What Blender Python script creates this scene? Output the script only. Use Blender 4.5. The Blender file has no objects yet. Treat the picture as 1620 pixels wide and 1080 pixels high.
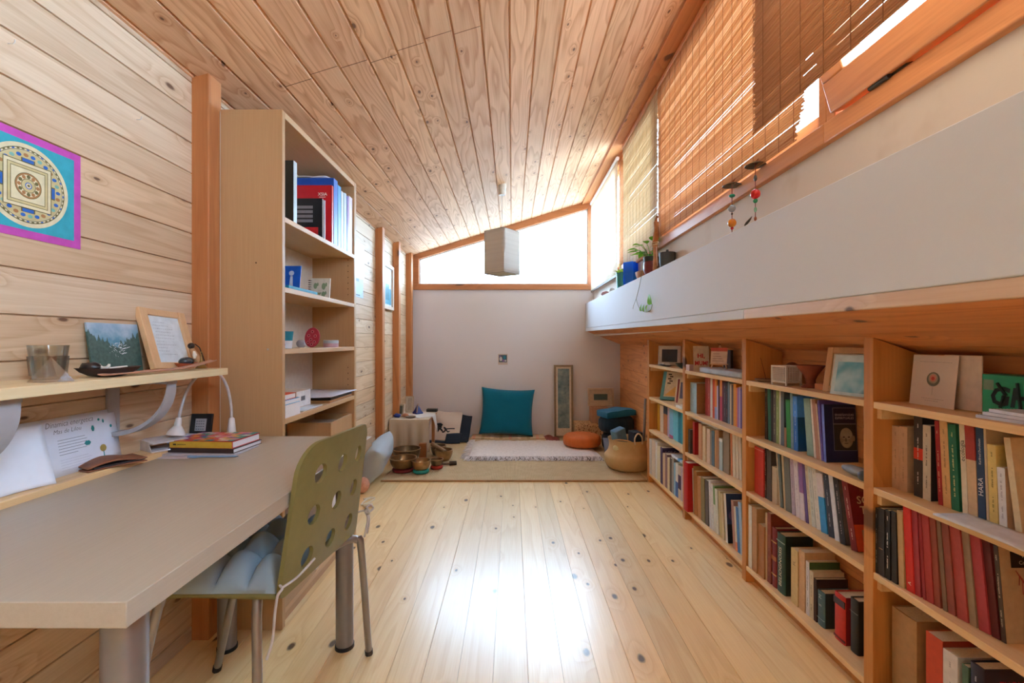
import bpy, bmesh, math, random
from mathutils import Vector, Matrix, Euler, noise as mnoise
from mathutils.geometry import delaunay_2d_cdt
random.seed(7)
PI = math.pi
SC = bpy.context.scene
COL = SC.collection
H = 1.1            # eye height of the camera
F = 720.0          # focal length in pixels of the 1620 wide frame (16 mm on 36 mm)

def P(px, py, Y):                      # photo pixel -> point at depth Y
    return Vector(((px-810)*Y/F, Y, H-(py-540)*Y/F))
def YX(px, X):                         # depth of a pixel column on the plane x = X
    return F*X/(px-810)

# ------------------------------------------------------------------ mesh builder
class MB:
    def __init__(s):
        s.v = []; s.f = []; s.mi = []; s.m = Matrix.Identity(4)
    def add(s, vs, fs, mi=0):
        o = len(s.v)
        s.v += [s.m @ Vector(p) for p in vs]
        for f in fs:
            s.f.append([o+i for i in f]); s.mi.append(mi)
        return s
    def box(s, x0, x1, y0, y1, z0, z1, mi=0):
        x0, x1 = min(x0, x1), max(x0, x1); y0, y1 = min(y0, y1), max(y0, y1); z0, z1 = min(z0, z1), max(z0, z1)
        return s.hexa([(x0,y0,z0),(x1,y0,z0),(x1,y1,z0),(x0,y1,z0),(x0,y0,z1),(x1,y0,z1),(x1,y1,z1),(x0,y1,z1)], mi)
    def hexa(s, p, mi=0):
        return s.add(p, [(0,3,2,1),(4,5,6,7),(0,1,5,4),(1,2,6,5),(2,3,7,6),(3,0,4,7)], mi)
    def quad(s, a, b, c, d, mi=0):
        return s.add([a,b,c,d], [(0,1,2,3)], mi)
    def prism(s, poly, vec, mi=0):       # polygon (3d points) swept along vec
        n = len(poly); vec = Vector(vec)
        vs = [Vector(p) for p in poly] + [Vector(p)+vec for p in poly]
        fs = [tuple(range(n))[::-1], tuple(range(n, 2*n))] + [(i, (i+1) % n, n+(i+1) % n, n+i) for i in range(n)]
        return s.add(vs, fs, mi)
    def tube(s, pts, r, n=8, mi=0, cap=True, closed=False):
        pts = [Vector(p) for p in pts]; k = len(pts)
        rs = r if isinstance(r, (list, tuple)) else [r]*k
        vs = []; fs = []
        up = None
        for i, p in enumerate(pts):
            a = pts[i-1] if (i or closed) else p
            b = pts[(i+1) % k] if (i < k-1 or closed) else p
            t = (b-a); t = t.normalized() if t.length > 1e-9 else Vector((0,0,1))
            if up is None:
                up = Vector((0,0,1)) if abs(t.z) < .9 else Vector((1,0,0))
            sd = t.cross(up)
            if sd.length < 1e-6: sd = t.cross(Vector((0.3,1,0.2)))
            sd.normalize(); up = sd.cross(t).normalized()
            for j in range(n):
                an = 2*PI*j/n
                vs.append(p + (sd*math.cos(an)+up*math.sin(an))*rs[i])
        for i in range(k if closed else k-1):
            i2 = (i+1) % k
            for j in range(n):
                fs.append((i*n+j, i*n+(j+1) % n, i2*n+(j+1) % n, i2*n+j))
        if cap and not closed:
            fs.append(tuple(range(n))[::-1]); fs.append(tuple((k-1)*n+j for j in range(n)))
        return s.add(vs, fs, mi)
    def cyl(s, p0, p1, r0, r1=None, n=24, mi=0):
        return s.tube([p0, p1], [r0, r0 if r1 is None else r1], n, mi)
    def lathe(s, prof, c=(0,0,0), n=28, mi=0, sx=1, sy=1, cap=True):
        vs = []; fs = []; k = len(prof); c = Vector(c)
        for (r, z) in prof:
            for j in range(n):
                a = 2*PI*j/n
                vs.append(c+Vector((r*math.cos(a)*sx, r*math.sin(a)*sy, z)))
        for i in range(k-1):
            for j in range(n):
                fs.append((i*n+j, i*n+(j+1) % n, (i+1)*n+(j+1) % n, (i+1)*n+j))
        if cap and prof[0][0] > 1e-6: fs.append(tuple(range(n))[::-1])
        if cap and prof[-1][0] > 1e-6: fs.append(tuple((k-1)*n+j for j in range(n)))
        return s.add(vs, fs, mi)
    def ball(s, c, r, sc=(1,1,1), n=16, mi=0, wob=0, seed=0):
        vs = []; fs = []; c = Vector(c); m = n//2
        for i in range(m+1):
            th = PI*i/m
            for j in range(n):
                ph = 2*PI*j/n
                d = Vector((math.sin(th)*math.cos(ph), math.sin(th)*math.sin(ph), -math.cos(th)))
                k = 1+(wob*mnoise.noise(d*1.7+Vector((seed, seed*2, 0))) if wob else 0)
                vs.append(c+Vector((d.x*r*sc[0], d.y*r*sc[1], d.z*r*sc[2]))*k if not wob else c+Vector((d.x*sc[0], d.y*sc[1], d.z*sc[2]))*r*k)
        for i in range(m):
            for j in range(n):
                fs.append((i*n+j, i*n+(j+1) % n, (i+1)*n+(j+1) % n, (i+1)*n+j))
        return s.add(vs, fs, mi)
    def grid(s, fn, nu, nv, mi=0, flip=False):
        vs = [fn(i/nu, j/nv) for j in range(nv+1) for i in range(nu+1)]
        fs = []
        for j in range(nv):
            for i in range(nu):
                a = j*(nu+1)+i
                q = (a, a+1, a+nu+2, a+nu+1)
                fs.append(q[::-1] if flip else q)
        return s.add(vs, fs, mi)
    def disc(s, c, r, ax, ay, n=24, mi=0, r2=None):
        c = Vector(c); ax = Vector(ax); ay = Vector(ay); r2 = r2 or r
        vs = [c+ax*r*math.cos(2*PI*i/n)+ay*r2*math.sin(2*PI*i/n) for i in range(n)]
        return s.add(vs, [tuple(range(n))], mi)
    def ring(s, c, r0, r1, ax, ay, n=32, mi=0):
        c = Vector(c); ax = Vector(ax); ay = Vector(ay)
        vs = [c+(ax*math.cos(2*PI*i/n)+ay*math.sin(2*PI*i/n))*r for r in (r0, r1) for i in range(n)]
        return s.add(vs, [(i, n+i, n+(i+1) % n, (i+1) % n) for i in range(n)], mi)
    def text(s, body, size, o, ax, ay, mi=0, shear=0, align='CENTER', width=None, bold=0):
        vs, fs, w = text_mesh(body, shear, align, bold)
        o = Vector(o); ax = Vector(ax).normalized(); ay = Vector(ay).normalized()
        k = size; kx = size
        if width and w > 1e-6: kx = width/w
        return s.add([o+ax*x*kx+ay*y*k for x, y in vs], fs, mi)
    def build(s, name, mats, parent=None, origin=None, bevel=0, ang=38, flat=False, merge=False):
        xs = [p.x for p in s.v]; ys = [p.y for p in s.v]; zs = [p.z for p in s.v]
        if origin is None:
            origin = Vector(((min(xs)+max(xs))/2, (min(ys)+max(ys))/2, min(zs)))
        origin = Vector(origin)
        me = bpy.data.meshes.new(name)
        me.from_pydata([tuple(p-origin) for p in s.v], [], s.f)
        if not isinstance(mats, (list, tuple)): mats = [mats]
        for m in mats: me.materials.append(m)
        for p, mi in zip(me.polygons, s.mi): p.material_index = mi
        bm = bmesh.new(); bm.from_mesh(me)
        if merge: bmesh.ops.remove_doubles(bm, verts=bm.verts, dist=1e-5)
        bmesh.ops.recalc_face_normals(bm, faces=[f for f in bm.faces])
        bm.to_mesh(me); bm.free()
        if not flat:
            for p in me.polygons: p.use_smooth = True
            me.set_sharp_from_angle(angle=math.radians(ang))
        me.update()
        o = bpy.data.objects.new(name, me); COL.objects.link(o)
        if parent is not None:
            o.parent = parent; o.location = origin - world_loc(parent)
        else:
            o.location = origin
        if bevel:
            b = o.modifiers.new('bevel', 'BEVEL'); b.width = bevel; b.segments = 2; b.limit_method = 'ANGLE'; b.angle_limit = math.radians(40)
        return o

def world_loc(o):
    l = Vector(o.location)
    while o.parent is not None:
        o = o.parent; l += Vector(o.location)
    return l

_tx = {}
def text_mesh(body, shear=0, align='CENTER', bold=0):
    k = (body, shear, align, bold)
    if k not in _tx:
        cu = bpy.data.curves.new('lettering', 'FONT'); cu.body = body; cu.shear = shear; cu.align_x = align; cu.offset = bold
        cu.resolution_u = 2
        ob = bpy.data.objects.new('lettering', cu); COL.objects.link(ob)
        dg = bpy.context.evaluated_depsgraph_get()
        me = bpy.data.meshes.new_from_object(ob.evaluated_get(dg))
        vs = [(v.co.x, v.co.y) for v in me.vertices]; fs = [tuple(p.vertices) for p in me.polygons]
        bpy.data.objects.remove(ob); bpy.data.curves.remove(cu); bpy.data.meshes.remove(me)
        w = max(x for x, y in vs)-min(x for x, y in vs) if vs else 0
        _tx[k] = (vs, fs, w)
    return _tx[k]

def tag(o, label, cat, group=None, kind=None):
    o['label'] = label; o['category'] = cat
    if group: o['group'] = group
    if kind: o['kind'] = kind
    return o
def thing(name, label, cat, loc, group=None, kind=None):
    o = bpy.data.objects.new(name, None); o.empty_display_size = .05; COL.objects.link(o)
    o.location = Vector(loc)
    return tag(o, label, cat, group, kind)
def struct(name, mb, mats, label, cat, bevel=0, origin=(0,0,0), **kw):
    return tag(mb.build(name, mats, None, origin, bevel, **kw), label, cat, None, 'structure')

# ------------------------------------------------------------------ materials
def lin(h):
    if isinstance(h, str):
        h = h.lstrip('#'); c = [int(h[i:i+2], 16)/255 for i in (0, 2, 4)]
        return tuple(x/12.92 if x <= .04045 else ((x+.055)/1.055)**2.4 for x in c)+(1,)
    return tuple(h)+(1,) if len(h) == 3 else tuple(h)
class NT:
    def __init__(s, mat):
        s.t = mat.node_tree
    def n(s, typ, **kw):
        x = s.t.nodes.new(typ)
        for k, v in kw.items(): setattr(x, k, v)
        return x
    def set(s, sock, v):
        if hasattr(v, 'links') or isinstance(v, bpy.types.NodeSocket): s.t.links.new(v, sock)
        else: sock.default_value = v
    def m(s, op, a, b=None, c=None, clamp=False):
        x = s.n('ShaderNodeMath', operation=op, use_clamp=clamp)
        s.set(x.inputs[0], a)
        if b is not None: s.set(x.inputs[1], b)
        if c is not None: s.set(x.inputs[2], c)
        return x.outputs[0]
    def mr(s, v, a, b, c, d, smooth=False):
        x = s.n('ShaderNodeMapRange'); x.clamp = True
        if smooth: x.interpolation_type = 'SMOOTHSTEP'
        s.set(x.inputs[0], v)
        for i, q in zip((1,2,3,4), (a,b,c,d)): s.set(x.inputs[i], q)
        return x.outputs[0]
    def xyz(s, a, b, c):
        x = s.n('ShaderNodeCombineXYZ')
        for i, q in enumerate((a,b,c)): s.set(x.inputs[i], q)
        return x.outputs[0]
    def noise(s, vec, scale=1, detail=2, rough=.5):
        x = s.n('ShaderNodeTexNoise'); s.set(x.inputs['Vector'], vec)
        x.inputs['Scale'].default_value = scale; x.inputs['Detail'].default_value = detail; x.inputs['Roughness'].default_value = rough
        return x.outputs[0]
    def mix(s, f, a, b, blend='MIX'):
        x = s.n('ShaderNodeMix', data_type='RGBA', blend_type=blend)
        s.set(x.inputs[0], f); s.set(x.inputs[6], a); s.set(x.inputs[7], b)
        return x.outputs[2]
    def bump(s, h, strength, dist, bsdf):
        x = s.n('ShaderNodeBump'); x.inputs['Strength'].default_value = strength; x.inputs['Distance'].default_value = dist
        s.set(x.inputs['Height'], h); s.set(bsdf.inputs['Normal'], x.outputs[0])
def newmat(name):
    m = bpy.data.materials.new(name); m.use_nodes = True
    nt = NT(m); b = m.node_tree.nodes['Principled BSDF']
    return m, nt, b
_mc = {}
def mat(col, rough=.6, metal=0, spec=.35, var=.06, vs=40, bump=0, bs=200, name=None, sheen=0, coat=0):
    key = (str(col), rough, metal, spec, var, vs, bump, bs, sheen, coat)
    if key in _mc: return _mc[key]
    m, nt, b = newmat(name or 'paint_'+str(col).strip('#'))
    c = lin(col)
    tc = nt.n('ShaderNodeTexCoord').outputs['Object']
    if var:
        n = nt.noise(tc, vs, 3)
        lo = tuple(x*(1-var*1.6) for x in c[:3])+(1,); hi = tuple(min(1, x*(1+var*1.6)) for x in c[:3])+(1,)
        nt.set(b.inputs['Base Color'], nt.mix(nt.mr(n, .3, .7, 0, 1), lo, hi))
    else: b.inputs['Base Color'].default_value = c
    b.inputs['Roughness'].default_value = rough; b.inputs['Metallic'].default_value = metal
    b.inputs['Specular IOR Level'].default_value = spec
    if sheen: b.inputs['Sheen Weight'].default_value = sheen
    if coat: b.inputs['Coat Weight'].default_value = coat; b.inputs['Coat Roughness'].default_value = .12
    if bump: nt.bump(nt.noise(tc, bs, 4), bump, .002, b)
    _mc[key] = m
    return m
def wood(name, light, dark, along='Y', across='X', pitch=0, off=0, freq=9, amp=.55, fib=.3, knots=.5, ks=(4.5, 7.5), kr=.075,
         knotcol='#5c3c2a', var=.25, rough=.5, spec=.4, coat=0, coatr=.2, coati=1.5, stretch=(.7, 7), tint=None, plen=0):
    m, nt, b = newmat(name)
    sep = nt.n('ShaderNodeSeparateXYZ'); nt.set(sep.inputs[0], nt.n('ShaderNodeTexCoord').outputs['Object'])
    ax = {'X': sep.outputs[0], 'Y': sep.outputs[1], 'Z': sep.outputs[2]}
    A = ax[along]; B = ax[across]; C = ax[[k for k in 'XYZ' if k not in (along, across)][0]]
    if pitch:
        idx = nt.m('FLOOR', nt.m('DIVIDE', nt.m('SUBTRACT', B, off), pitch))
        if plen:
            w0 = nt.n('ShaderNodeTexWhiteNoise', noise_dimensions='1D'); nt.set(w0.inputs['W'], idx)
            seg = nt.m('FLOOR', nt.m('DIVIDE', nt.m('ADD', A, nt.m('MULTIPLY', w0.outputs[0], plen)), plen))
            idx = nt.m('ADD', idx, nt.m('MULTIPLY', seg, 57.0))
        wn = nt.n('ShaderNodeTexWhiteNoise', noise_dimensions='1D'); nt.set(wn.inputs['W'], idx); rnd = wn.outputs[0]
    else:
        rnd = nt.n('ShaderNodeObjectInfo').outputs['Random']
    sh = nt.m('MULTIPLY', rnd, 37.0)
    v1 = nt.xyz(nt.m('ADD', nt.m('MULTIPLY', A, stretch[0]), sh), nt.m('MULTIPLY', B, stretch[1]), nt.m('ADD', nt.m('MULTIPLY', C, stretch[1]), nt.m('MULTIPLY', rnd, 11.0)))
    n1 = nt.noise(v1, 1, 2, .45)
    kv = nt.xyz(nt.m('ADD', nt.m('MULTIPLY', A, ks[0]), sh), nt.m('MULTIPLY', B, ks[1]), nt.m('MULTIPLY', C, ks[1]))
    vo = nt.n('ShaderNodeTexVoronoi', feature='F1', voronoi_dimensions='2D'); vo.inputs['Scale'].default_value = 1; nt.set(vo.inputs['Vector'], kv)
    cs = nt.n('ShaderNodeSeparateColor'); nt.set(cs.inputs[0], vo.outputs['Color'])
    mask = nt.m('LESS_THAN', cs.outputs[0], knots)
    wob = nt.m('ADD', vo.outputs['Distance'], nt.m('MULTIPLY', nt.m('SUBTRACT', nt.noise(kv, 5, 1), .5), .06))
    size = nt.m('ADD', .5, cs.outputs[1])
    dist = nt.m('DIVIDE', wob, size)
    k = nt.m('MULTIPLY', nt.mr(dist, kr*.55, kr, 1, 0), mask)
    halo = nt.m('MULTIPLY', nt.mr(dist, 0, kr*5, .35, 0, True), mask)
    rv = nt.m('ADD', nt.m('MULTIPLY', n1, freq), nt.m('MULTIPLY', halo, 5))
    ring = nt.m('POWER', nt.m('FRACT', rv), 2.2)
    ring = nt.m('MULTIPLY', ring, nt.mr(nt.m('FRACT', rv), .88, 1, 1, 0))
    fv = nt.xyz(nt.m('ADD', nt.m('MULTIPLY', A, 5), sh), nt.m('MULTIPLY', B, 170), nt.m('MULTIPLY', C, 170))
    fb = nt.noise(fv, 1, 3, .6)
    f = nt.m('ADD', nt.m('MULTIPLY', ring, amp), nt.m('MULTIPLY', nt.mr(fb, .3, .75, 0, 1), fib), clamp=True)
    f = nt.m('ADD', f, nt.m('MULTIPLY', halo, .7), clamp=True)
    c = nt.mix(f, lin(light), lin(dark))
    if tint:
        r2 = nt.m('FRACT', nt.m('MULTIPLY', rnd, 7.31)); c = nt.mix(nt.m('MULTIPLY', r2, .6), c, nt.mix(f, lin(tint), lin(dark)))
    hv = nt.n('ShaderNodeHueSaturation'); nt.set(hv.inputs['Color'], c)
    nt.set(hv.inputs['Value'], nt.m('ADD', 1-var/2, nt.m('MULTIPLY', rnd, var)))
    c = nt.mix(nt.m('MULTIPLY', k, .9), hv.outputs[0], lin(knotcol))
    nt.set(b.inputs['Base Color'], c)
    b.inputs['Roughness'].default_value = rough; b.inputs['Specular IOR Level'].default_value = spec
    if coat: b.inputs['Coat Weight'].default_value = coat; b.inputs['Coat Roughness'].default_value = coatr; b.inputs['Coat IOR'].default_value = coati
    nt.bump(f, .12, .002, b)
    return m
def fabric(name, col, col2=None, scale=350, rough=.9, bump=.35, big=0, sheen=.1):
    m, nt, b = newmat(name)
    tc = nt.n('ShaderNodeTexCoord').outputs['Object']
    w1 = nt.n('ShaderNodeTexWave', bands_direction='X'); w2 = nt.n('ShaderNodeTexWave', bands_direction='Z'); w3 = nt.n('ShaderNodeTexWave', bands_direction='Y')
    for w in (w1, w2, w3): nt.set(w.inputs['Vector'], tc); w.inputs['Scale'].default_value = scale; w.inputs['Distortion'].default_value = 1.5
    f = nt.m('MULTIPLY', nt.m('ADD', nt.m('ADD', w1.outputs['Fac'], w2.outputs['Fac']), w3.outputs['Fac']), .33)
    c = lin(col); c2 = lin(col2) if col2 else tuple(x*.8 for x in c[:3])+(1,)
    ff = nt.m('ADD', nt.m('MULTIPLY', f, .6), nt.m('MULTIPLY', nt.noise(tc, big or 12, 3), .5), clamp=True)
    nt.set(b.inputs['Base Color'], nt.mix(ff, c2, c))
    b.inputs['Roughness'].default_value = rough; b.inputs['Specular IOR Level'].default_value = .2; b.inputs['Sheen Weight'].default_value = sheen
    nt.bump(f, bump, .001, b)
    return m
def plaster(name, col, stain=None, amt=.3):
    m, nt, b = newmat(name)
    tc = nt.n('ShaderNodeTexCoord').outputs['Object']
    c = lin(col); lo = tuple(x*.94 for x in c[:3])+(1,)
    cc = nt.mix(nt.noise(tc, 2.2, 4), lo, c)
    if stain: cc = nt.mix(nt.mr(nt.noise(tc, 3.1, 4, .6), .58, .75, 0, amt), cc, lin(stain))
    nt.set(b.inputs['Base Color'], cc); b.inputs['Roughness'].default_value = .8; b.inputs['Specular IOR Level'].default_value = .2
    nt.bump(nt.noise(tc, 90, 4), .1, .002, b)
    return m
def glassmat(name, tint='#ffffff', refl=.06, rough=.02):
    m, nt, b = newmat(name)
    out = m.node_tree.nodes['Material Output']
    tr = nt.n('ShaderNodeBsdfTransparent'); tr.inputs[0].default_value = lin(tint)
    gl = nt.n('ShaderNodeBsdfGlossy'); gl.inputs['Roughness'].default_value = rough
    lw = nt.n('ShaderNodeLayerWeight'); lw.inputs[0].default_value = .25
    mx = nt.n('ShaderNodeMixShader'); nt.set(mx.inputs[0], nt.m('ADD', refl, nt.m('MULTIPLY', lw.outputs['Fresnel'], .5), clamp=True))
    nt.set(mx.inputs[1], tr.outputs[0]); nt.set(mx.inputs[2], gl.outputs[0]); nt.set(out.inputs[0], mx.outputs[0])
    m.node_tree.nodes.remove(b)
    return m
def translucent(name, col, col2, amt=.45, axis='Z', sc=220, rough=.8):
    m, nt, b = newmat(name)
    out = m.node_tree.nodes['Material Output']
    sep = nt.n('ShaderNodeSeparateXYZ'); nt.set(sep.inputs[0], nt.n('ShaderNodeTexCoord').outputs['Object'])
    wn = nt.n('ShaderNodeTexWhiteNoise', noise_dimensions='1D'); nt.set(wn.inputs['W'], nt.m('FLOOR', nt.m('MULTIPLY', sep.outputs['XYZ'.index(axis)], sc)))
    n2 = nt.noise(nt.n('ShaderNodeTexCoord').outputs['Object'], 6, 3)
    c = nt.mix(nt.m('ADD', nt.m('MULTIPLY', wn.outputs[0], .6), nt.m('MULTIPLY', n2, .4)), lin(col), lin(col2))
    nt.set(b.inputs['Base Color'], c); b.inputs['Roughness'].default_value = rough; b.inputs['Specular IOR Level'].default_value = .2
    t = nt.n('ShaderNodeBsdfTranslucent'); nt.set(t.inputs[0], c)
    mx = nt.n('ShaderNodeMixShader'); mx.inputs[0].default_value = amt
    nt.set(mx.inputs[1], b.outputs[0]); nt.set(mx.inputs[2], t.outputs[0]); nt.set(out.inputs[0], mx.outputs[0])
    return m

W_CEIL = wood('pine_ceiling', '#eec79d', '#b0744a', 'Y', 'X', .1155, -.0107, freq=14, amp=.62, knots=.4, ks=(4.2, 9), kr=.055, var=.26, rough=.55, plen=0, tint='#dcb494')
W_LEFT = wood('pine_wall', '#d8c3a8', '#a98159', 'Y', 'Z', .111, .054, freq=9, amp=.42, knots=.5, ks=(3.6, 9), kr=.07, var=.2, rough=.55, tint='#d3ad84')
W_LEFTX = wood('pine_wall_rear', '#e6c79c', '#b98a58', 'X', 'Z', .111, .054, freq=9, amp=.42, knots=.5)
W_FLOOR = wood('pine_floor', '#fbe2ac', '#dcae68', 'Y', 'X', .1155, .053, freq=7, amp=.35, knots=.5, ks=(3.6, 6.5), kr=.07, var=.2, rough=.4, spec=.5, coat=.8, coatr=.25, coati=1.6, tint='#f4cf92', knotcol='#3d2216')
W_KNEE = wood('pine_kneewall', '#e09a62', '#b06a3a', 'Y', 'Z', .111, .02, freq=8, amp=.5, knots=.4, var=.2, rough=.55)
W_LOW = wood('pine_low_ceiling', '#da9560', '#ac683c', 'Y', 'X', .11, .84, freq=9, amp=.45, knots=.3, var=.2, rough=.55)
W_POST = wood('pine_post', '#c98652', '#9a5a32', 'Z', 'X', 0, 0, freq=6, amp=.5, knots=.15, ks=(1.5, 6), var=.15, rough=.55)
W_FRAME = wood('window_frame_wood', '#dc9a64', '#b0703f', 'Y', 'Z', 0, 0, freq=6, amp=.4, knots=.1, ks=(1.5, 8), var=.15, rough=.45)
W_FRAMEX = wood('gable_frame_wood', '#c4855a', '#935834', 'X', 'Z', 0, 0, freq=6, amp=.4, knots=.1, ks=(1.5, 8), var=.15, rough=.45)
W_CASE = wood('bookcase_pine_upright', '#d39252', '#a9672f', 'Z', 'X', 0, 0, freq=5, amp=.4, knots=.12, ks=(2, 6), var=.12, rough=.5)
W_SHELF = wood('bookcase_pine_shelf', '#ecc896', '#cf9c64', 'Y', 'X', 0, 0, freq=5, amp=.35, knots=.12, ks=(2, 6), var=.12, rough=.45)
W_BIRCH = wood('birch_veneer', '#bf9b72', '#a98457', 'Z', 'Y', 0, 0, freq=3, amp=.25, fib=.35, knots=0, var=.05, rough=.45, stretch=(.3, 4))
W_BIRCHS = wood('birch_veneer_shelf', '#d0b088', '#ba9464', 'Y', 'X', 0, 0, freq=3, amp=.25, fib=.35, knots=0, var=.05, rough=.45, stretch=(.3, 4))
W_DESK = wood('desk_birch_laminate', '#b2a796', '#9f907c', 'Y', 'X', 0, 0, freq=3, amp=.25, fib=.3, knots=0, var=.03, rough=.38, spec=.45, stretch=(.35, 4))
W_PALE = wood('pale_shelf_wood', '#e3cfa6', '#c9ae7c', 'Y', 'X', 0, 0, freq=4, amp=.3, knots=.1, ks=(2, 5), var=.05, rough=.5)
W_BROWN = wood('brown_box_wood', '#b97c4b', '#8e5630', 'X', 'Z', 0, 0, freq=5, amp=.4, knots=0, var=.1, rough=.55)
PLASTER = plaster('back_wall_plaster', '#dcd8de')
PLASTER_R = plaster('right_wall_plaster', '#dcd4ca', '#b59a80', .35)
WHITE = mat('#e6e3df', .5, var=.02)
PAPER = mat('#e9ebf2', .8, var=.015)
PAGES = mat('#d9cbb2', .9, var=.08, vs=300)
GLASS = glassmat('window_glass', '#eef6fa', .03)
SKY, EXPO = 1.0, 1.36
SKYF, SKYB = (8.7,11.3,14.2,1), (8.7,11.3,14.2,1)       # bright overcast sky
GRDF, GRDB = (2.6,3.0,3.4,1), (7.8,9.0,10.3,1)          # added ground light: dimmed ahead to calm the far ceiling, bright elsewhere
# ------------------------------------------------------------------ the room shell
Y0, YB = -1.3, 5.22           # open end behind the camera, back wall
XL, XK, XU = -1.18, 1.24, .94 # left wall, knee wall, upper right wall
ZC = lambda x: 2.07+.31*(x+1.18)      # sloping ceiling
def grooved(O, S, L, N, W, pitch, off, gw, gd, th, breaks=None):
    """board face in direction N with V grooves running along L; S goes across the boards"""
    O = Vector(O); S = Vector(S).normalized(); L = Vector(L); N = Vector(N).normalized()
    prof = [(0, 0)]; k = math.ceil(-off/pitch) if off else 1
    s = off
    while s < .012: s += pitch
    i = 0
    while s < W-.012:
        g = gw(i) if callable(gw) else gw
        prof += [(s-g/2, 0), (s-g*.12, -gd), (s+g*.12, -gd), (s+g/2, 0)]; s += pitch; i += 1
    prof.append((W, 0))
    mb = MB(); n = len(prof)
    vs = [O+S*a+N*d for a, d in prof]+[O+S*a+N*d+L for a, d in prof]
    fs = [(j, j+1, n+j+1, n+j) for j in range(n-1)]
    vs += [O-N*th, O+S*W-N*th, O+S*W-N*th+L, O-N*th+L]; b = 2*n
    fs += [(b, b+3, b+2, b+1), (0, n, b+3, b), (n-1, b+1, b+2, 2*n-1), tuple(range(n))+(b+1, b), tuple(range(2*n-1, n-1, -1))+(b+3, b+2)]
    return mb.add(vs, fs)
LEN = YB-Y0
# floor: wide gap every third board
mb = grooved((XL-.03, Y0, 0), (1,0,0), (0,LEN,0), (0,0,1), XK-XL+.06, .1155, (.053-(XL-.03)) % .1155, lambda i: .0035 if i % 3 == 1 else .0012, .004, .06)
struct('floor', mb, W_FLOOR, 'varnished knotty pine plank floor', 'floor')
sl = math.sqrt(1+.31**2)
YC = Y0-.02      # runs on over the photographer
mb = grooved((XL-.06, YC, ZC(XL-.06)), (1,0,.31), (0,YB-YC+.1,0), (.31,0,-1), (XU+.12-XL+.06)*sl, .1155*sl, ((-.0107-(XL-.06)) % .1155)*sl, .012, .008, .05)
for x0 in [-.0107+.1155*k for k in range(-8, -1)]:
    y = 1.865+.02*math.sin(x0*40)
    mb.hexa([(x0+.004, y-.0012, ZC(x0+.004)-.0006), (x0+.1115, y-.0012, ZC(x0+.1115)-.0006), (x0+.1115, y+.0012, ZC(x0+.1115)-.0006), (x0+.004, y+.0012, ZC(x0+.004)-.0006),
             (x0+.004, y-.0012, ZC(x0+.004)), (x0+.1115, y-.0012, ZC(x0+.1115)), (x0+.1115, y+.0012, ZC(x0+.1115)), (x0+.004, y+.0012, ZC(x0+.004))], 1)
struct('ceiling', mb, [W_CEIL, mat('#5d3a24', .8)], 'sloping ceiling of knotty pine boards', 'ceiling')
mb = grooved((XL, Y0, -.05), (0,0,1), (0,LEN+.08,0), (1,0,0), 2.22, .111, (.054+.05) % .111, .005, .007, .05)
struct('wall_left', mb, W_LEFT, 'left wall of horizontal pale pine boards', 'wall')
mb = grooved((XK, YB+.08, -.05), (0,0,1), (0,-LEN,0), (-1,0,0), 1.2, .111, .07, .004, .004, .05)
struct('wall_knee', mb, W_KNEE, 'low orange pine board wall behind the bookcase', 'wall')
# back wall: plaster below the gable window
mb = MB()
ZW = 1.692
mb.prism([(XL-.05,YB,-.05), (XK+.05,YB,-.05), (XK+.05,YB,1.06), (.95,YB,ZW), (XL-.05,YB,ZW)], (0,.1,0))
struct('wall_back', mb, PLASTER, 'pale pinkish plaster back wall below the gable window', 'wall')
mb = MB().prism([(XL-.05,Y0-.06,-.05), (XK+.05,Y0-.06,-.05), (XK+.05,Y0-.06,1.2), (XU+.1,Y0-.06,1.2), (XU+.1,Y0-.06,ZC(XU+.1)+.03), (XL-.05,Y0-.06,ZC(XL-.05)+.03)], (0,.06,0))
struct('wall_rear', mb, W_LEFTX, 'pine wall behind the photographer', 'wall')
# upper right wall + boxed ledge with a sloping underside
lz = lambda y: (1.1726+.0098*(y-.747), 1.515+.004*(y-.747))     # ledge: lower and upper edge
LX = .842
mb = MB().box(XU, XU+.08, Y0, YB, 1.16, 1.685)
struct('wall_right', mb, PLASTER_R, 'off-white plaster strip under the right windows', 'wall')
mb = MB()
a0, b0 = lz(Y0); a1, b1 = lz(YB)
st = .036
mb.hexa([(LX,Y0,a0+st), (XU+.02,Y0,a0+st), (XU+.02,YB,a1+st), (LX,YB,a1+st), (LX,Y0,b0), (XU+.02,Y0,b0), (XU+.02,YB,b1), (LX,YB,b1)], 0)
ys = 1.66
zs = lz(ys)[0]
mb.hexa([(LX+.003,ys+.0015,zs), (XU+.02,ys+.0015,zs), (XU+.02,YB,a1), (LX+.003,YB,a1), (LX+.003,ys+.0015,zs+st), (XU+.02,ys+.0015,zs+st), (XU+.02,YB,a1+st), (LX+.003,YB,a1+st)], 0)
mb.hexa([(LX+.002,Y0,a0), (XU+.02,Y0,a0), (XU+.02,ys-.0015,zs), (LX+.002,ys-.0015,zs), (LX+.002,Y0,a0+st), (XU+.02,Y0,a0+st), (XU+.02,ys-.0015,zs+st), (LX+.002,ys-.0015,zs+st)], 1)
struct('trim_1', mb, [plaster('ledge_paint', '#d9dee8'), wood('ledge_edge_board', '#ddc0a4', '#c29a78', 'Y', 'Z', 0, 0, freq=4, amp=.4, knots=.1, var=.05)],
       'long white plastered ledge with a wooden bottom edge under the right windows', 'ledge', bevel=.003)
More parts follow.
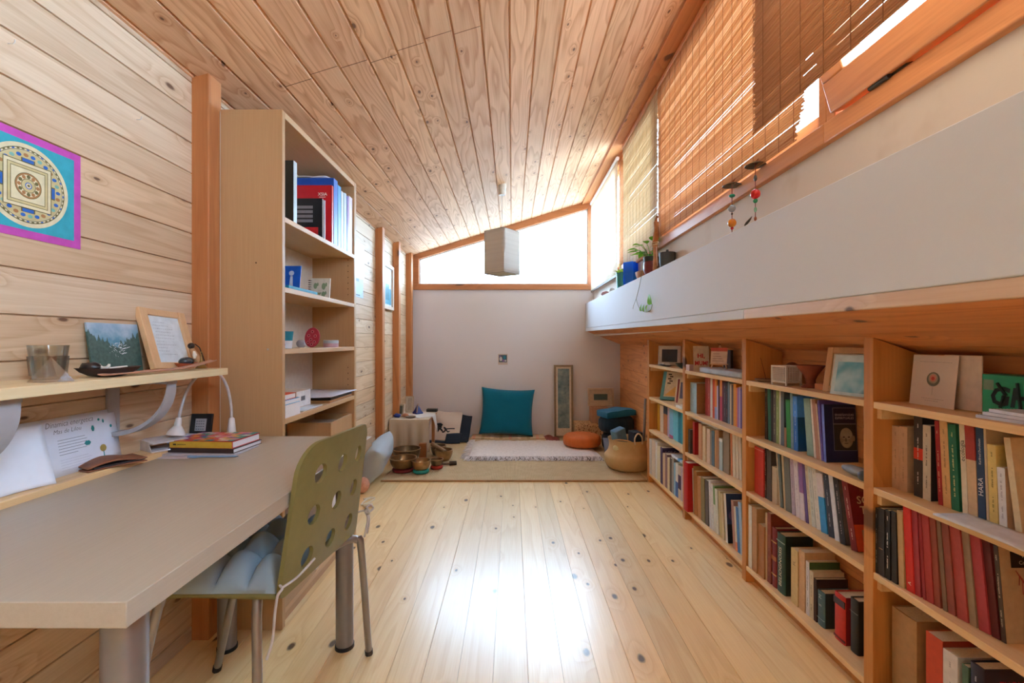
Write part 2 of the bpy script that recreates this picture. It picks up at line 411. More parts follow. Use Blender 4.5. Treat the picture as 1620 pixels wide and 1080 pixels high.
# sloping underside between ledge and knee wall, boards along the room
mb = MB()
nb = 4
def lowp(y, t): return Vector((LX+.012+(XK+.03-LX-.012)*t, y, lz(y)[0]+.001+(1.055-lz(y)[0])*t))
for i in range(nb):
    t0, t1 = i/nb, (i+1)/nb-.008
    q = [lowp(Y0,t0), lowp(Y0,t1), lowp(YB,t1), lowp(YB,t0)]
    mb.hexa(q+[p+Vector((.008,0,.02)) for p in q])
q = [lowp(Y0,0)+Vector((.004,0,.008)), lowp(Y0,1)+Vector((.004,0,.008)), lowp(YB,1)+Vector((.004,0,.008)), lowp(YB,0)+Vector((.004,0,.008))]
mb.hexa(q+[p+Vector((0,0,.03)) for p in q])
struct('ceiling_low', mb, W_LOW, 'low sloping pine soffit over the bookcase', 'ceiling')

# posts on the left wall
for i, (y, w) in enumerate([(1.677,.075), (3.93,.07), (4.50,.07), (5.06,.08), (2.42,.07), (3.0,.07)]):
    mb = MB().hexa([(XL-.01,y,-.01), (-1.118,y,-.01), (-1.118,y+w,-.01), (XL-.01,y+w,-.01),
                    (XL-.01,y,ZC(XL)+.005), (-1.118,y,ZC(-1.118)+.003), (-1.118,y+w,ZC(-1.118)+.003), (XL-.01,y+w,ZC(XL)+.005)])
    struct('trim_%d' % (i+2), mb, W_POST, ['brown wooden post on the left wall beside the tall bookcase', 'brown wooden post on the left wall, nearest beyond the tall bookcase',
           'brown wooden post on the left wall, middle one beyond the tall bookcase', 'brown wooden corner post where left wall meets back wall',
           'brown wooden post hidden behind the tall bookcase', 'brown wooden post just past the tall bookcase end'][i], 'post', bevel=.004, origin=(0,0,0))
# header board along the top of the right windows
mb = MB().hexa([(.80,Y0,ZC(.80)-.022), (.945,Y0,ZC(.945)-.03), (.945,YB,ZC(.945)-.03), (.80,YB,ZC(.80)-.022), (.80,Y0,ZC(.80)+.002), (.945,Y0,ZC(.945)+.002), (.945,YB,ZC(.945)+.002), (.80,YB,ZC(.80)+.002)])
struct('trim_8', mb, W_FRAME, 'brown board along the ceiling edge above the right windows', 'trim', bevel=.002)

# gable window
def pw(px, py): return P(px, py, 5.2)
mb = MB()
out = [pw(652.5,458), pw(937.5,458), pw(937.5,322), pw(652.5,404)]
out[2].z = ZC(out[2].x)+.004; out[3].z = ZC(out[3].x)+.004
inn = [pw(662.5,449), pw(930.5,449), pw(930.5,331.6), pw(662.5,413)]
inn[2].z = ZC(inn[2].x)-.085; inn[3].z = ZC(inn[3].x)-.062
for i in range(4):
    j = (i+1) % 4
    mb.prism([out[i], out[j], inn[j], inn[i]], (0,.09,0))
mid = [p+(q-p)*.18+Vector((0,.02,0)) for p, q in zip(inn, out)]
win = tag(mb.build('window_1', W_FRAMEX, None, (0,0,0), .003), 'trapezoid gable window in the back wall with brown frame', 'window', None, 'structure')
ib = MB()
for i in range(4):
    j = (i+1) % 4
    e = [inn[k]+((inn[(k+1) % 4]-inn[k]).normalized()+(inn[(k-1) % 4]-inn[k]).normalized())*.014 for k in (i, j)]
    ib.prism([inn[i]+Vector((0,.03,0)), inn[j]+Vector((0,.03,0)), e[1]+Vector((0,.03,0)), e[0]+Vector((0,.03,0))], (0,.04,0))
ib.build('glazing_bead', mat('#e4eaf0', .5), win)
MB().prism([p+Vector((0,.05,0)) for p in inn], (0,.004,0)).build('pane', GLASS, win)
fb = MB().box(XL-.1, out[0].x, YB-.002, YB+.1, ZW-.01, 2.3).box(out[1].x, XU+.1, YB-.002, YB+.1, ZW-.01, 2.9)
struct('wall_gable', fb, PLASTER, 'narrow plaster strips beside the gable window', 'wall')

# right windows: frames, mullions, panes
ZT = lambda: ZC(XU)-.02
MU = [-1.2, 1.34, 2.84, 3.9, 5.2]
labs = ['open tilted window at the near right with orange wooden sash', 'right window behind the big bamboo blind', 'right window behind the second blind', 'farthest right window behind the pale blind']
for i in range(4):
    y0, y1 = MU[i], MU[i+1]
    mb = MB()
    mb.box(XU-.022, XU+.06, y0, y1, 1.683, 1.742)                 # bottom rail
    mb.box(XU-.012, XU+.06, y0, y1, ZT()-.07, ZT()+.03)
    mb.box(XU-.015, XU+.06, y0, y0+.035, 1.742, ZT()-.07)
    mb.box(XU-.015, XU+.06, y1-.035, y1, 1.742, ZT()-.07)
    if not i: mb.box(XU+.03, XU+.06, y0, y1, 1.74, 1.80)  # raised strip behind the sash, added to block light through the gap
    w = tag(mb.build('window_%d' % (i+2), W_FRAME, None, (0,0,0), .003), labs[i], 'window', None, 'structure')
    if i:
        mb = MB().box(XU+.012, XU+.04, y0+.035, y0+.075, 1.742, ZT()-.07).box(XU+.012, XU+.04, y1-.075, y1-.035, 1.742, ZT()-.07)
        mb.box(XU+.012, XU+.04, y0+.075, y1-.075, 1.742, 1.80).box(XU+.012, XU+.04, y0+.075, y1-.075, ZT()-.12, ZT()-.07)
        mb.build('casement', W_FRAME, w, bevel=.003)
        MB().box(XU+.024, XU+.028, y0+.07, y1-.07, 1.795, ZT()-.115).build('pane', GLASS, w)
    else:
        # sash tipped inwards about its bottom edge
        hz = Matrix.Translation((XU-.01, 0, 1.752)) @ Matrix.Rotation(math.radians(-16), 4, 'Y')
        mb = MB(); mb.m = hz
        hh = .87
        mb.box(-.03, .025, -1.1, 1.29, 0, .085); mb.box(-.03, .025, -1.1, 1.29, hh-.075, hh)
        mb.box(-.03, .025, 1.21, 1.29, .085, hh-.075); mb.box(-.03, .025, -1.1, -1.02, .085, hh-.075)
        sa = mb.build('sash', W_FRAME, w, bevel=.004)
        mb = MB(); mb.m = hz; mb.box(-.004, 0, -1.03, 1.22, .08, hh-.07); mb.build('pane', GLASS, sa)
        mb = MB(); mb.m = hz
        mb.box(-.012, .004, 1.06, 1.15, -.012, .004).cyl((-.02, 1.1, -.004), (-.02, 1.16, -.004), .006, n=10)
        mb.build('latch', mat('#4d4a40', .4, .7), sa)

# blinds of thin bamboo sticks
def blind(name, label, X, y0, y1, z0, z1, pitch, dia, m, threads, tm, sag=0, seed=1, jitter=.0006, rail=True, cut=0):
    rnd = random.Random(seed)
    mb = MB(); n = int((z1-z0)/pitch); nd = 0
    for i in range(n):
        z = z1-pitch*(i+.5); d = dia*rnd.uniform(.75, 1.1)/2
        e0 = rnd.uniform(-.008, .008); e1 = rnd.uniform(-.008, .008)
        f = i/n
        ya, yb = y0+e0, y1+e1
        if f > .86: ya += rnd.uniform(.3, 1)*.07*(f-.86)/.14*cut
        za = z+rnd.uniform(-jitter, jitter)+sag*f*f; zb = z+rnd.uniform(-jitter, jitter)
        x = X+rnd.uniform(-.001, .001)
        mb.hexa([(x-d*.6,ya,za-d), (x+d*.6,ya,za-d), (x+d*.6,yb,zb-d), (x-d*.6,yb,zb-d), (x-d*.6,ya,za+d), (x+d*.6,ya,za+d), (x+d*.6,yb,zb+d), (x-d*.6,yb,zb+d)])
    t = thing(name, label, 'blind', (X, (y0+y1)/2, z0))
    mb.build('slats', m, t, flat=True)
    tb = MB(); k = max(2, int((y1-y0)/threads))
    for i in range(k+1):
        y = y0+.05+(y1-y0-.1)*i/k
        tb.box(X-.0035, X-.002, y-.0008, y+.0008, z0+sag*(1-i/k)**2*.6, z1)
    tb.build('threads', tm, t, flat=True)
    if rail: MB().box(X-.012, X+.010, y0, y1, z1, z1+.028).build('head_rail', W_FRAME, t, bevel=.003)
    return t
BAM = translucent('bamboo_brown', '#c08a5c', '#dcb48a', .34, 'Z', 260)
BAM2 = translucent('bamboo_dark', '#b07c54', '#cc9c74', .34, 'Z', 260)
BAM3 = translucent('pale_reed', '#e2cfb2', '#cfb894', .3, 'Z', 300)
THR = mat('#9a6a48', .9)
blind('bamboo_blind', 'wide brown bamboo stick blind over the second right window', XU-.04, 1.40, 2.80, 1.735, ZC(XU-.04)-.07, .0064, .0053, BAM, .085, THR, seed=2, cut=1)
blind('bamboo_blind', 'dark bamboo blind hanging from the tilted near window sash', .70, .15, 1.315, 1.70, 2.50, .0064, .0053, BAM2, .085, THR, seed=3)
blind('bamboo_blind', 'pale reed blind over the right window beyond the post', XU-.045, 2.80, 3.66, 1.68, ZC(XU-.045)-.07, .0053, .0048, BAM3, .09, mat('#cbb893', .9), seed=4)
t = thing('roller_blind', 'cream fabric blind over the farthest right window', 'blind', (XU-.04, 4.5, 1.68))
MB().grid(lambda u, v: Vector((XU-.045+.002*math.sin(u*30), 3.86+1.28*u, 1.67+(ZC(XU-.045)-.07-1.67)*v)), 40, 2).build('cloth', translucent('cream_blind', '#e2d3ba', '#d0bfa2', .2, 'Z', 200), t)
MB().cyl((XU-.045, 3.86, ZC(XU-.045)-.06), (XU-.045, 5.14, ZC(XU-.045)-.06), .016, n=12).build('roller', WHITE, t)
MB().box(XU-.05, XU-.04, 3.86, 5.14, 1.655, 1.672).build('bottom_bar', mat('#5a4a3a', .6), t)
# ------------------------------------------------------------------ bookcase along the right wall
XR = 1.07
SH = [.922, .669, .417, .075]
UP = [(3.555,3.60), (2.817,2.853), (2.082,2.118), (1.349,1.385), (.616,.652)]
bc = thing('bookcase', 'long low open pine bookcase of four bays along the right wall', 'bookcase', (1.155, 2.1, 0))
for (y0, y1) in UP:
    mb = MB().prism([(XR,y0,.0), (XK-.002,y0,0), (XK-.002,y0,1.052), (XR,y0,1.112)], (0,y1-y0,0))
    mb.build('upright', W_CASE, bc, bevel=.0015)
BAYS = [(UP[i+1][1], UP[i][0]) for i in range(4)]
for (y0, y1) in BAYS:
    for k, z in enumerate(SH):
        th = .02
        MB().box(XR+.001, XK-.003, y0, y1, z-th, z).build('shelf', W_SHELF, bc, bevel=.0015)
        if k < 3:
            for ya, yb in ((y0, y0+.016), (y1-.016, y1)):
                MB().box(XR+.012, XK-.01, ya, yb, z-th-.03, z-th).build('cleat', W_SHELF, bc, bevel=.001)
    MB().box(XR+.04, XR+.055, y0, y1, 0, SH[3]-.02).build('kick_board', W_CASE, bc)

ORD = ['', 'first', 'second', 'third', 'fourth', 'fifth', 'sixth', 'seventh', 'eighth', 'ninth', 'tenth', 'eleventh', 'twelfth', 'thirteenth', 'fourteenth', 'fifteenth',
       'sixteenth', 'seventeenth', 'eighteenth', 'nineteenth', 'twentieth', 'twenty-first', 'twenty-second', 'twenty-third', 'twenty-fourth']
BAYN = ['farthest bay', 'second-farthest bay', 'third bay', 'nearest bay']
SHN = ['top shelf', 'second shelf', 'third shelf', 'bottom shelf']

def cover_mat(hx): return mat(hx, .5, spec=.4, var=.05, vs=60)
def book(M, t, h, d, hx, label, group=None, pages=None, bands=(), title=None, tcol='#e8dcc0', face=None, facehex=None, dash=None, hard=False, cat='book', name='book', tsize=None):
    """M: frame at the far bottom corner of the spine; x into the shelf, y towards far (book fills -t..0), z up"""
    c = .0022 if hard else .0010
    o = M @ Vector((0,0,0))
    th = thing(name, label, cat, o, group)
    mats = [cover_mat(hx)]
    def mi(h_):
        m_ = cover_mat(h_)
        if m_ not in mats: mats.append(m_)
        return mats.index(m_)
    mb = MB(); mb.m = M
    fi = mi(facehex) if facehex else 0
    t2 = max(t, .004)
    if hard:      # rounded spine
        pts = []
        for i in range(7):
            a = PI*i/6; pts.append((.004-.004*math.sin(a), -t2/2+t2/2*math.cos(a)))
        poly = [(x, y, 0) for x, y in pts]+[(.0062, -t2, 0), (.0062, 0, 0)]
        mb.prism(poly, (0,0,h))
    else:
        mb.box(0, c*1.5, -t2, 0, 0, h)
    x0 = .006 if hard else c*1.5
    mb.box(x0, d, -c, 0, 0, h, 0); mb.box(x0, d, -t2, -t2+c, 0, h, fi)
    e = .0005
    for (f0, f1, hh) in bands:
        mb.box(-e, d*.98 if f1-f0 > .3 else .002, -t2-e, e, h*f0, h*f1, mi(hh))
    if dash:
        r = random.Random(len(label)*7+int(h*1e4)); k = mi(dash); w = min(.0042, t2*.34)
        for (f0, f1) in ((.16, r.uniform(.3, .4)), (.46, r.uniform(.62, .8)), (.85, .9)):
            z = h*f0
            while z < h*f1:
                l = r.uniform(.0012, .0036); ww = w*r.uniform(.6, 1)
                mb.quad((-e*1.6, -t2/2-w/2, z), (-e*1.6, -t2/2-w/2+ww, z), (-e*1.6, -t2/2-w/2+ww, z+l), (-e*1.6, -t2/2-w/2, z+l), k); z += l+(.0008 if r.random() < .8 else .004)
    if title:
        k = mi(tcol)
        for (s, f, sz) in (title if isinstance(title, list) else [(title, .5, None)]):
            sz = sz or t2*.75
            mb.text(s, sz, (-e*2, -t2/2-sz*.33, h*f), (0,0,1), (0,1,0), k)
    if face:
        face(mb, mi, -t2-e*1.5, h, d)
    mb.build('cover', mats, th, o, ang=50)
    pm = MB(); pm.m = M
    g = .004 if hard else .0015
    pm.box(x0, d-g-.001, -t2+c, -c, g*.6, h-g)
    pm.build('pages', mat(pages, .9, var=.05, vs=300) if pages else PAGES, th, o)
    return th

def compile_row(bay, k, data, xs, d=.105, zoff=0):
    """data: px left, px right at the foot of the spine, py of its top, description, colour, options"""
    z0 = SH[k]; ylim0, ylim1 = BAYS[bay]
    near_n, near_tan, near_h = ylim1-.001, 0.0, 1.0
    for i, (pl, pr, pt, desc, hx, op) in enumerate(data):
        op = dict(op)
        X = op.pop('x', None) or (xs[0]+(xs[1]-xs[0])*(pl-data[0][0])/max(1, data[-1][0]-data[0][0]))
        a = math.radians(op.pop('lean', 0)); dd = op.pop('d', d)
        dd = min(dd, XK-.006-X)
        ya, yb = YX(pl, X), YX(pr, X)
        h = H-(pt-540)*ya/F-z0
        h = min(h, (SH[k-1]-.021 if k else 1.05)-z0)
        h = min(h, (SH[k-1]-.0215 if k else 1.05)-z0-max(.006, ya-yb)*math.sin(a))/math.cos(a)
        ta = math.tan(a)
        ytop = ylim1-(.0175 if k and z0+h > SH[k-1]-.051 else .001)
        ybot = ylim0+(.0175 if k and z0+h > SH[k-1]-.051 else .001)
        if i == 0: near_n = ytop
        hm = min(h*math.cos(a), near_h)
        b = min(ya, near_n-.0004, near_n+hm*(near_tan-ta)-.0004)
        t = max(.0055, (b-yb)*math.cos(a))
        if b-t/math.cos(a) < ybot: t = max(.005, (b-ybot)*math.cos(a))
        M = Matrix.Translation((X, b, z0+.0002)) @ Matrix.Rotation(-a, 4, 'X')
        near_n, near_tan, near_h = b-t/math.cos(a), ta, h*math.cos(a)
        lab = op.pop('label', None) or '%s book, %s from left on the %s of the %s' % (desc, ORD[i+1], SHN[k], BAYN[bay])
        book(M, t, h, dd, hx, lab, 'books on the %s of the %s' % (SHN[k], BAYN[bay]), **op)

# cover pictures -----------------------------------------------------------------
def rect(mb, y, x0, x1, z0, z1, k): mb.quad((x0,y,z0), (x1,y,z0), (x1,y,z1), (x0,y,z1), k)
def face_portrait(mb, mi, y, h, d):
    x0, x1 = d*.28, d*.97
    rect(mb, y, x0-.001, x1+.001, h*.20, h*.94, mi('#9a96a8')); rect(mb, y-.0003, x0, x1, h*.205, h*.935, mi('#211a3a'))
    rect(mb, y-.0006, x0, x1, h*.655, h*.665, mi('#9a96a8'))
    k = mi('#b9b2c4')
    mb.text('ENSEÑANZAS', .0105, ((x0+x1)/2, y-.0006, h*.80), (1,0,0), (0,0,1), k, width=(x1-x0)*.84)
    mb.text('ESPIRITUALES', .0105, ((x0+x1)/2, y-.0006, h*.745), (1,0,0), (0,0,1), k, width=(x1-x0)*.84)
    rect(mb, y-.0006, x0+.002, x1-.002, h*.21, h*.65, mi('#2e2a26'))
    cx, cz = (x0+x1)/2+.004, h*.42
    A, B = (1,0,0), (0,0,1)
    mb.disc((cx, y-.0009, cz), .024, A, B, 26, mi('#8c8070'), .036)
    mb.disc((cx-.001, y-.0012, cz+.014), .0205, A, B, 26, mi('#a69a88'), .021)
    mb.disc((cx+.026, y-.0008, cz-.002), .0045, A, B, 16, mi('#85796a'), .010)
    mb.disc((cx-.002, y-.0014, cz-.021), .015, A, B, 20, mi('#9d927f'), .013)
    for s in (-1, 1): mb.disc((cx-.001+s*.009, y-.0016, cz+.003), .0046, A, B, 14, mi('#3c342c'), .0024)
    mb.disc((cx-.003, y-.0016, cz-.007), .0040, A, B, 14, mi('#6f6454'), .007); mb.disc((cx-.002, y-.0018, cz-.019), .0075, A, B, 14, mi('#54483c'), .0016)
def face_so(mb, mi, y, h, d):
    k = mi('#d9b98c')
    mb.text('SO', .034, (d*.36, y, h*.66), (1,0,0), (0,0,1), k, bold=.02); mb.text('T', .034, (d*.32, y, h*.52), (1,0,0), (0,0,1), k, bold=.02)
    rect(mb, y, .001, d, 0, h*.37, mi('#d4502c')); rect(mb, y-.0003, d*.2, d, 0, h*.30, mi('#a87a56')); mb.disc((d*.55, y-.0006, h*.16), .022, (1,0,0), (0,0,1), 24, mi('#c09468'), .03)
    rect(mb, y, d*.3, d*.6, h*.83, h*.95, mi('#8c4630'))
def face_vida(mb, mi, y, h, d):
    rect(mb, y, d*.22, d*.99, h*.78, h*.95, mi('#171415'))
    k = mi('#d8d0c4')
    mb.text('Vida Sana', .012, (d*.62, y-.0004, h*.885), (1,0,0), (0,0,1), k); mb.text('Corazon', .012, (d*.55, y-.0004, h*.815), (1,0,0), (0,0,1), k)
    r = mi('#8c3b34')
    for i in range(5): mb.tube([(d*.3+.003*i, y-.0004, h*.75-.004*i), (d*(.36+.05*i), y-.0004, h*.69-.01*i), (d*(.34+.06*i), y-.0004, h*.60-.02*i)], .0011, 4, r)
    for i in range(4): rect(mb, y-.0002, d*.5+.012*i, d*.505+.012*i, h*(.2+.06*i), h*(.36+.05*i), mi('#8c7f6c'))
def face_thomas(mb, mi, y, h, d):
    mb.text('THOMAS', .02, (d*.6, y, h*.84), (1,0,0), (0,0,1), mi('#b0304a'))
def face_los(mb, mi, y, h, d):
    rect(mb, y, .004, d*.98, h*.80, h*.96, mi('#3a2a55')); mb.text('LOS C', .028, (d*.5, y-.0004, h*.84), (1,0,0), (0,0,1), mi('#c9bfd6'))
def face_fl(mb, mi, y, h, d):
    pass
def face_navy(mb, mi, y, h, d):
    mb.disc((d*.35, y, h*.55), .035, (1,0,0), (0,0,1), 20, mi('#6a5c8c'), .03); rect(mb, y-.0002, .001, d*.9, 0, h*.38, mi('#1d1f2c')); mb.disc((d*.4, y-.0004, h*.42), .02, (1,0,0), (0,0,1), 20, mi('#c4a9a0'), .01)
def face_relig(mb, mi, y, h, d):
    mb.text('II', .022, (d*.28, y, h*.7), (1,0,0), (0,0,1), mi('#aab4aa')); mb.disc((d*.35, y, h*.36), .014, (1,0,0), (0,0,1), 20, mi('#9aa89c'), .02)

L = lambda **k: k
compile_row(0, 2, [
 (1040,1044,638,'narrow yellow','#c99a2e',{}), (1044.2,1049.4,640,'cream','#d9c3ae',{}), (1049.8,1055.6,641,'brown-orange and navy','#b5713f',L(bands=[(.72,1,'#22384f')],dash='#6a3a20')),
 (1056,1059,644,'slim lilac-grey','#b79fb5',{}), (1059.2,1064.7,645.5,'pale blue','#7fb4d6',L(bands=[(.0,.1,'#b04a78')],dash='#2a5a9a')), (1065,1072.8,648,'wide turquoise','#69bdd0',L(dash='#2a8aa4')),
 (1073.3,1077.8,651,'dark teal','#1b7f94',{}), (1078,1081,653,'slim teal','#2b9aaa',{})], (1.125,1.13))
compile_row(0, 3, [
 (1025.7,1030.4,692,'tall pale grey','#c6c4c2',{}), (1031,1036.2,695,'tall cream','#d6c3b0',{}), (1036.9,1039.5,698.6,'slim white','#d8d4d2',{}), (1039.6,1044.6,704.5,'pale yellowish','#d2c8ac',{}),
 (1044.8,1048.2,706,'purple-covered','#4c3d66',L(face=face_los)), (1048.6,1052,716,'small cream','#d0b795',{}), (1052.3,1055.6,717,'mauve-brown','#8c6a6e',{}), (1055.9,1059.2,723,'ivory','#dcc9a4',{}),
 (1059.5,1062.4,723.5,'dark grey-brown','#5c5048',{}), (1062.6,1065.6,722,'grey','#9a9490',{}), (1066,1068.5,731,'slim light blue','#8ab8d2',{}), (1068.8,1072.5,731,'white and blue','#d9d4cc',L(bands=[(0,.45,'#3a64a8')])),
 (1072.7,1077,735,'dark purple banded','#c9b6a6',L(bands=[(.3,.72,'#3a2550')])), (1077.2,1081,737,'pale lilac','#b9a6b8',{})], (1.072,1.09), d=.12)
compile_row(1, 1, [
 (1092,1101.9,604.4,'thick pale blue box-like','#9dbcca',L(x=1.10,facehex='#a5744c',d=.125,dash='#6f93a6')), (1115.6,1119.4,596.5,'dark red','#9c2f2c',L(lean=0)), (1119.5,1123.2,597,'brick red','#b5493f',L(dash='#d8b0a0')), (1123.8,1127,597,'white','#d8cfc4',{}),
 (1127.4,1130.6,599.5,'orange-red','#d5502a',{}), (1130.8,1133.8,599.5,'orange','#e08a3c',L(bands=[(0,.3,'#9aa8cc')])), (1134,1135.8,610,'thin lilac','#c9c3dc',{}), (1136,1138.8,600,'dark plum','#4a2b35',{}),
 (1139,1142.2,601,'pink and orange','#c74a63',L(bands=[(.6,1,'#e0904a')])), (1142.3,1144.6,603,'maroon','#6b2234',{}), (1144.8,1148,604,'dark purple','#4c3440',L(dash='#b0a0a8')), (1148.2,1151.3,604.4,'black','#2a2c30',L(dash='#a0484c')),
 (1151.4,1154.4,604.4,'slate blue','#6f7f8a',{}), (1154.8,1157,607.5,'thin cream','#cfc0a0',{}), (1157.2,1160,608.5,'charcoal','#5a4e50',{}), (1160.2,1164.5,606.5,'amber','#dd9434',{}), (1164.6,1166.5,613,'coral','#e27a4a',{}),
 (1166.6,1168.8,612.6,'violet','#9a6fae',{}), (1169,1171.4,611.6,'lilac','#b9a3c4',{}), (1171.5,1174.5,615.6,'indigo','#4a3c86',{})], (1.135,1.135), d=.095)
compile_row(1, 2, [
 (1088.8,1092,678,'thin dark grey','#4d4745',L(x=1.085)), (1092.5,1098.5,665,'thick red','#c4454c',L(x=1.10,facehex='#a8161f')), (1105,1110,669,'tan-brown','#c08a62',{}), (1111.5,1116,673,'cream','#d8bf97',{}), (1118,1122.8,677,'pinkish cream','#d3b9a4',{}),
 (1122.9,1125.5,680.5,'grey','#a2968c',{}), (1125.6,1130,680.5,'slate','#4f6a7a',{}), (1130,1132.8,679.5,'tan','#c79a66',{}), (1132.9,1137,679,'light brown','#a87a55',{}), (1137,1142.5,692,'pale blue white-topped','#a9bcc4',L(bands=[(.9,1,'#e4e4e0')])),
 (1143.8,1153.5,681,'wide taupe','#8d7a66',{}), (1153.6,1158.5,682,'peach','#d98b62',L(lean=3)), (1159,1163.5,685.5,'ivory','#d6c7b0',L(lean=2)), (1164.4,1168.5,687,'beige','#cdbfa8',L(lean=2)), (1168.8,1173.4,689.5,'greyish cream','#c9b9a2',L(lean=2)), (1174,1176.5,701,'slim white','#d9d4cc',{})], (1.085,1.125))
compile_row(1, 3, [
 (1080.2,1087,728,'tall bright red','#b3121d',L(x=1.052,d=.15,hard=True)), (1087.6,1091.9,735,'leaning white','#d5d2cc',L(lean=4)), (1092.5,1098,734,'large tan','#b08a5e',L(lean=2)), (1098.5,1103,744,'brown wooden-looking','#b37a45',L(lean=2)), (1104,1109,753,'light brown','#bd8350',L(lean=2)),
 (1109.2,1115,754,'olive','#7d7146',L(lean=2)), (1116,1121,758.5,'dark grey','#5b5450',L(lean=2)), (1122.5,1125.5,760.5,'pale grey','#cfcbd0',L(lean=3,dash='#7a7078')), (1126,1129,765,'white','#d9d6d6',L(lean=3,dash='#7a7078')), (1130,1132.5,769.5,'green and white','#d2d0c4',L(lean=4,bands=[(.6,1,'#6f9a5f')])),
 (1133,1137,774,'off-white','#d5d2c6',L(lean=5,dash='#8a8a80')), (1139,1142,778,'cream','#b9a878',L(lean=5)), (1142.5,1146,782,'straw','#c9b68e',L(lean=5)), (1148.5,1151.5,782,'large navy picture','#d5cfc6',L(lean=6,facehex='#33466f',face=face_navy)), (1160,1163.8,793,'pinkish brown','#a8786b',L(lean=6)),
 (1164,1167,803,'white and orange','#d9cfc0',L(lean=6,bands=[(0,.2,'#d77f52')])), (1167,1171,803.5,'blue','#3f79b4',L(lean=6)), (1171.5,1176,796,'light blue','#9db7d2',L(lean=6))], (1.08,1.10), d=.13)
compile_row(2, 1, [
 (1210,1214,614,'dark brown','#3a2a26',L(dash='#a08a7a')), (1214.2,1219.6,613.6,'teal green','#2f7a62',L(lean=2)), (1219.8,1223,615,'black','#221f20',L(lean=1)), (1223.2,1227.5,615.5,'charcoal','#55504a',L(dash='#b0a890')), (1227.8,1232.2,617,'olive green','#8fa05a',L(dash='#d0d4a8')),
 (1232.8,1235,617,'thin white','#d9d6c6',{}), (1235.2,1240.3,618,'slate','#5d6870',{}), (1240.6,1244,676,'short brown','#9a6a4a',{}), (1244.5,1251.5,632,'bright green','#2f8a3c',L(lean=3)), (1251.6,1255.5,622,'pale blue-grey','#7f97a0',L(lean=2)),
 (1256,1262.5,626.5,'two-tone blue','#2f6fc0',L(lean=2,facehex='#1f4f80',bands=[(.62,1,'#4f8fe0')],dash='#b8cce8')), (1277,1287,631,'mottled grey-green','#8aa394',L(lean=6)), (1288,1290.5,632,'thin white','#e2d8d0',L(lean=6)), (1291,1297,632.4,'pinkish brown','#b07f66',L(lean=7)),
 (1297.4,1299.2,640,'thin mauve','#cdb89a',L(lean=7,facehex='#6b4a4a')), (1299.6,1302.5,634,'purple','#6a55a8',L(lean=6)), (1303.5,1307,640,'navy portrait-covered','#6f7fd0',L(lean=4,facehex='#1c2350',face=face_portrait,d=.115))], (1.12,1.118), d=.11)
compile_row(2, 2, [
 (1192,1207.8,704,'thick red binder-like','#c63a30',L(x=1.10,bands=[(.94,.955,'#d98a7a')])), (1208,1212,707,'dark brown','#3b2b2b',L(dash='#c9b9a9')), (1213,1220,711,'brown-black','#4d443e',{}), (1221.5,1229,737,'beige','#bfa98c',{}), (1230,1233.5,716,'slanted cream','#cbb595',L(lean=7)),
 (1233.6,1238.5,714,'teal grey','#5f6d6a',L(lean=6)), (1240.5,1243,716.6,'thin cream','#c5ae86',L(lean=5)), (1243.2,1252,718,'grey-green','#6a6c64',L(lean=4)), (1253,1258,721,'lilac-grey','#b5a3b4',L(lean=4,dash='#7a6a80')), (1259.5,1266,724,'white','#d3c9cf',L(lean=5,dash='#9a90a0')),
 (1267,1273.5,728,'violet and white','#8c5f9a',L(lean=5,bands=[(0,.45,'#d2c8d4')])), (1273.6,1278.8,730,'purple','#5a3f80',L(lean=6)), (1280,1284.5,730,'cream','#d2c4a8',L(lean=7,dash='#9a8a70')), (1284.6,1290.5,732,'pale grey','#c8cdc6',L(lean=7,dash='#8a9088')), (1292,1299,733,'greyish white','#d6d3cc',L(lean=8,dash='#a09a90')),
 (1299.3,1309,751,'bright blue and white','#2f8fd0',L(lean=8,bands=[(.6,1,'#d6cdd0')])), (1311,1319.5,744,'navy','#2c3348',L(lean=8,dash='#b8bcc8')), (1320,1328,746,'bluish white','#cfd2de',L(lean=9)), (1329,1338.5,759,'black lettered','#262326',L(lean=10,facehex='#6b6460',dash='#c8b8b4')),
 (1347,1357,764,'dark red lettered','#7a1c20',L(lean=12,face=face_so,d=.12,dash='#d8c4b0'))], (1.105,1.112), d=.115)
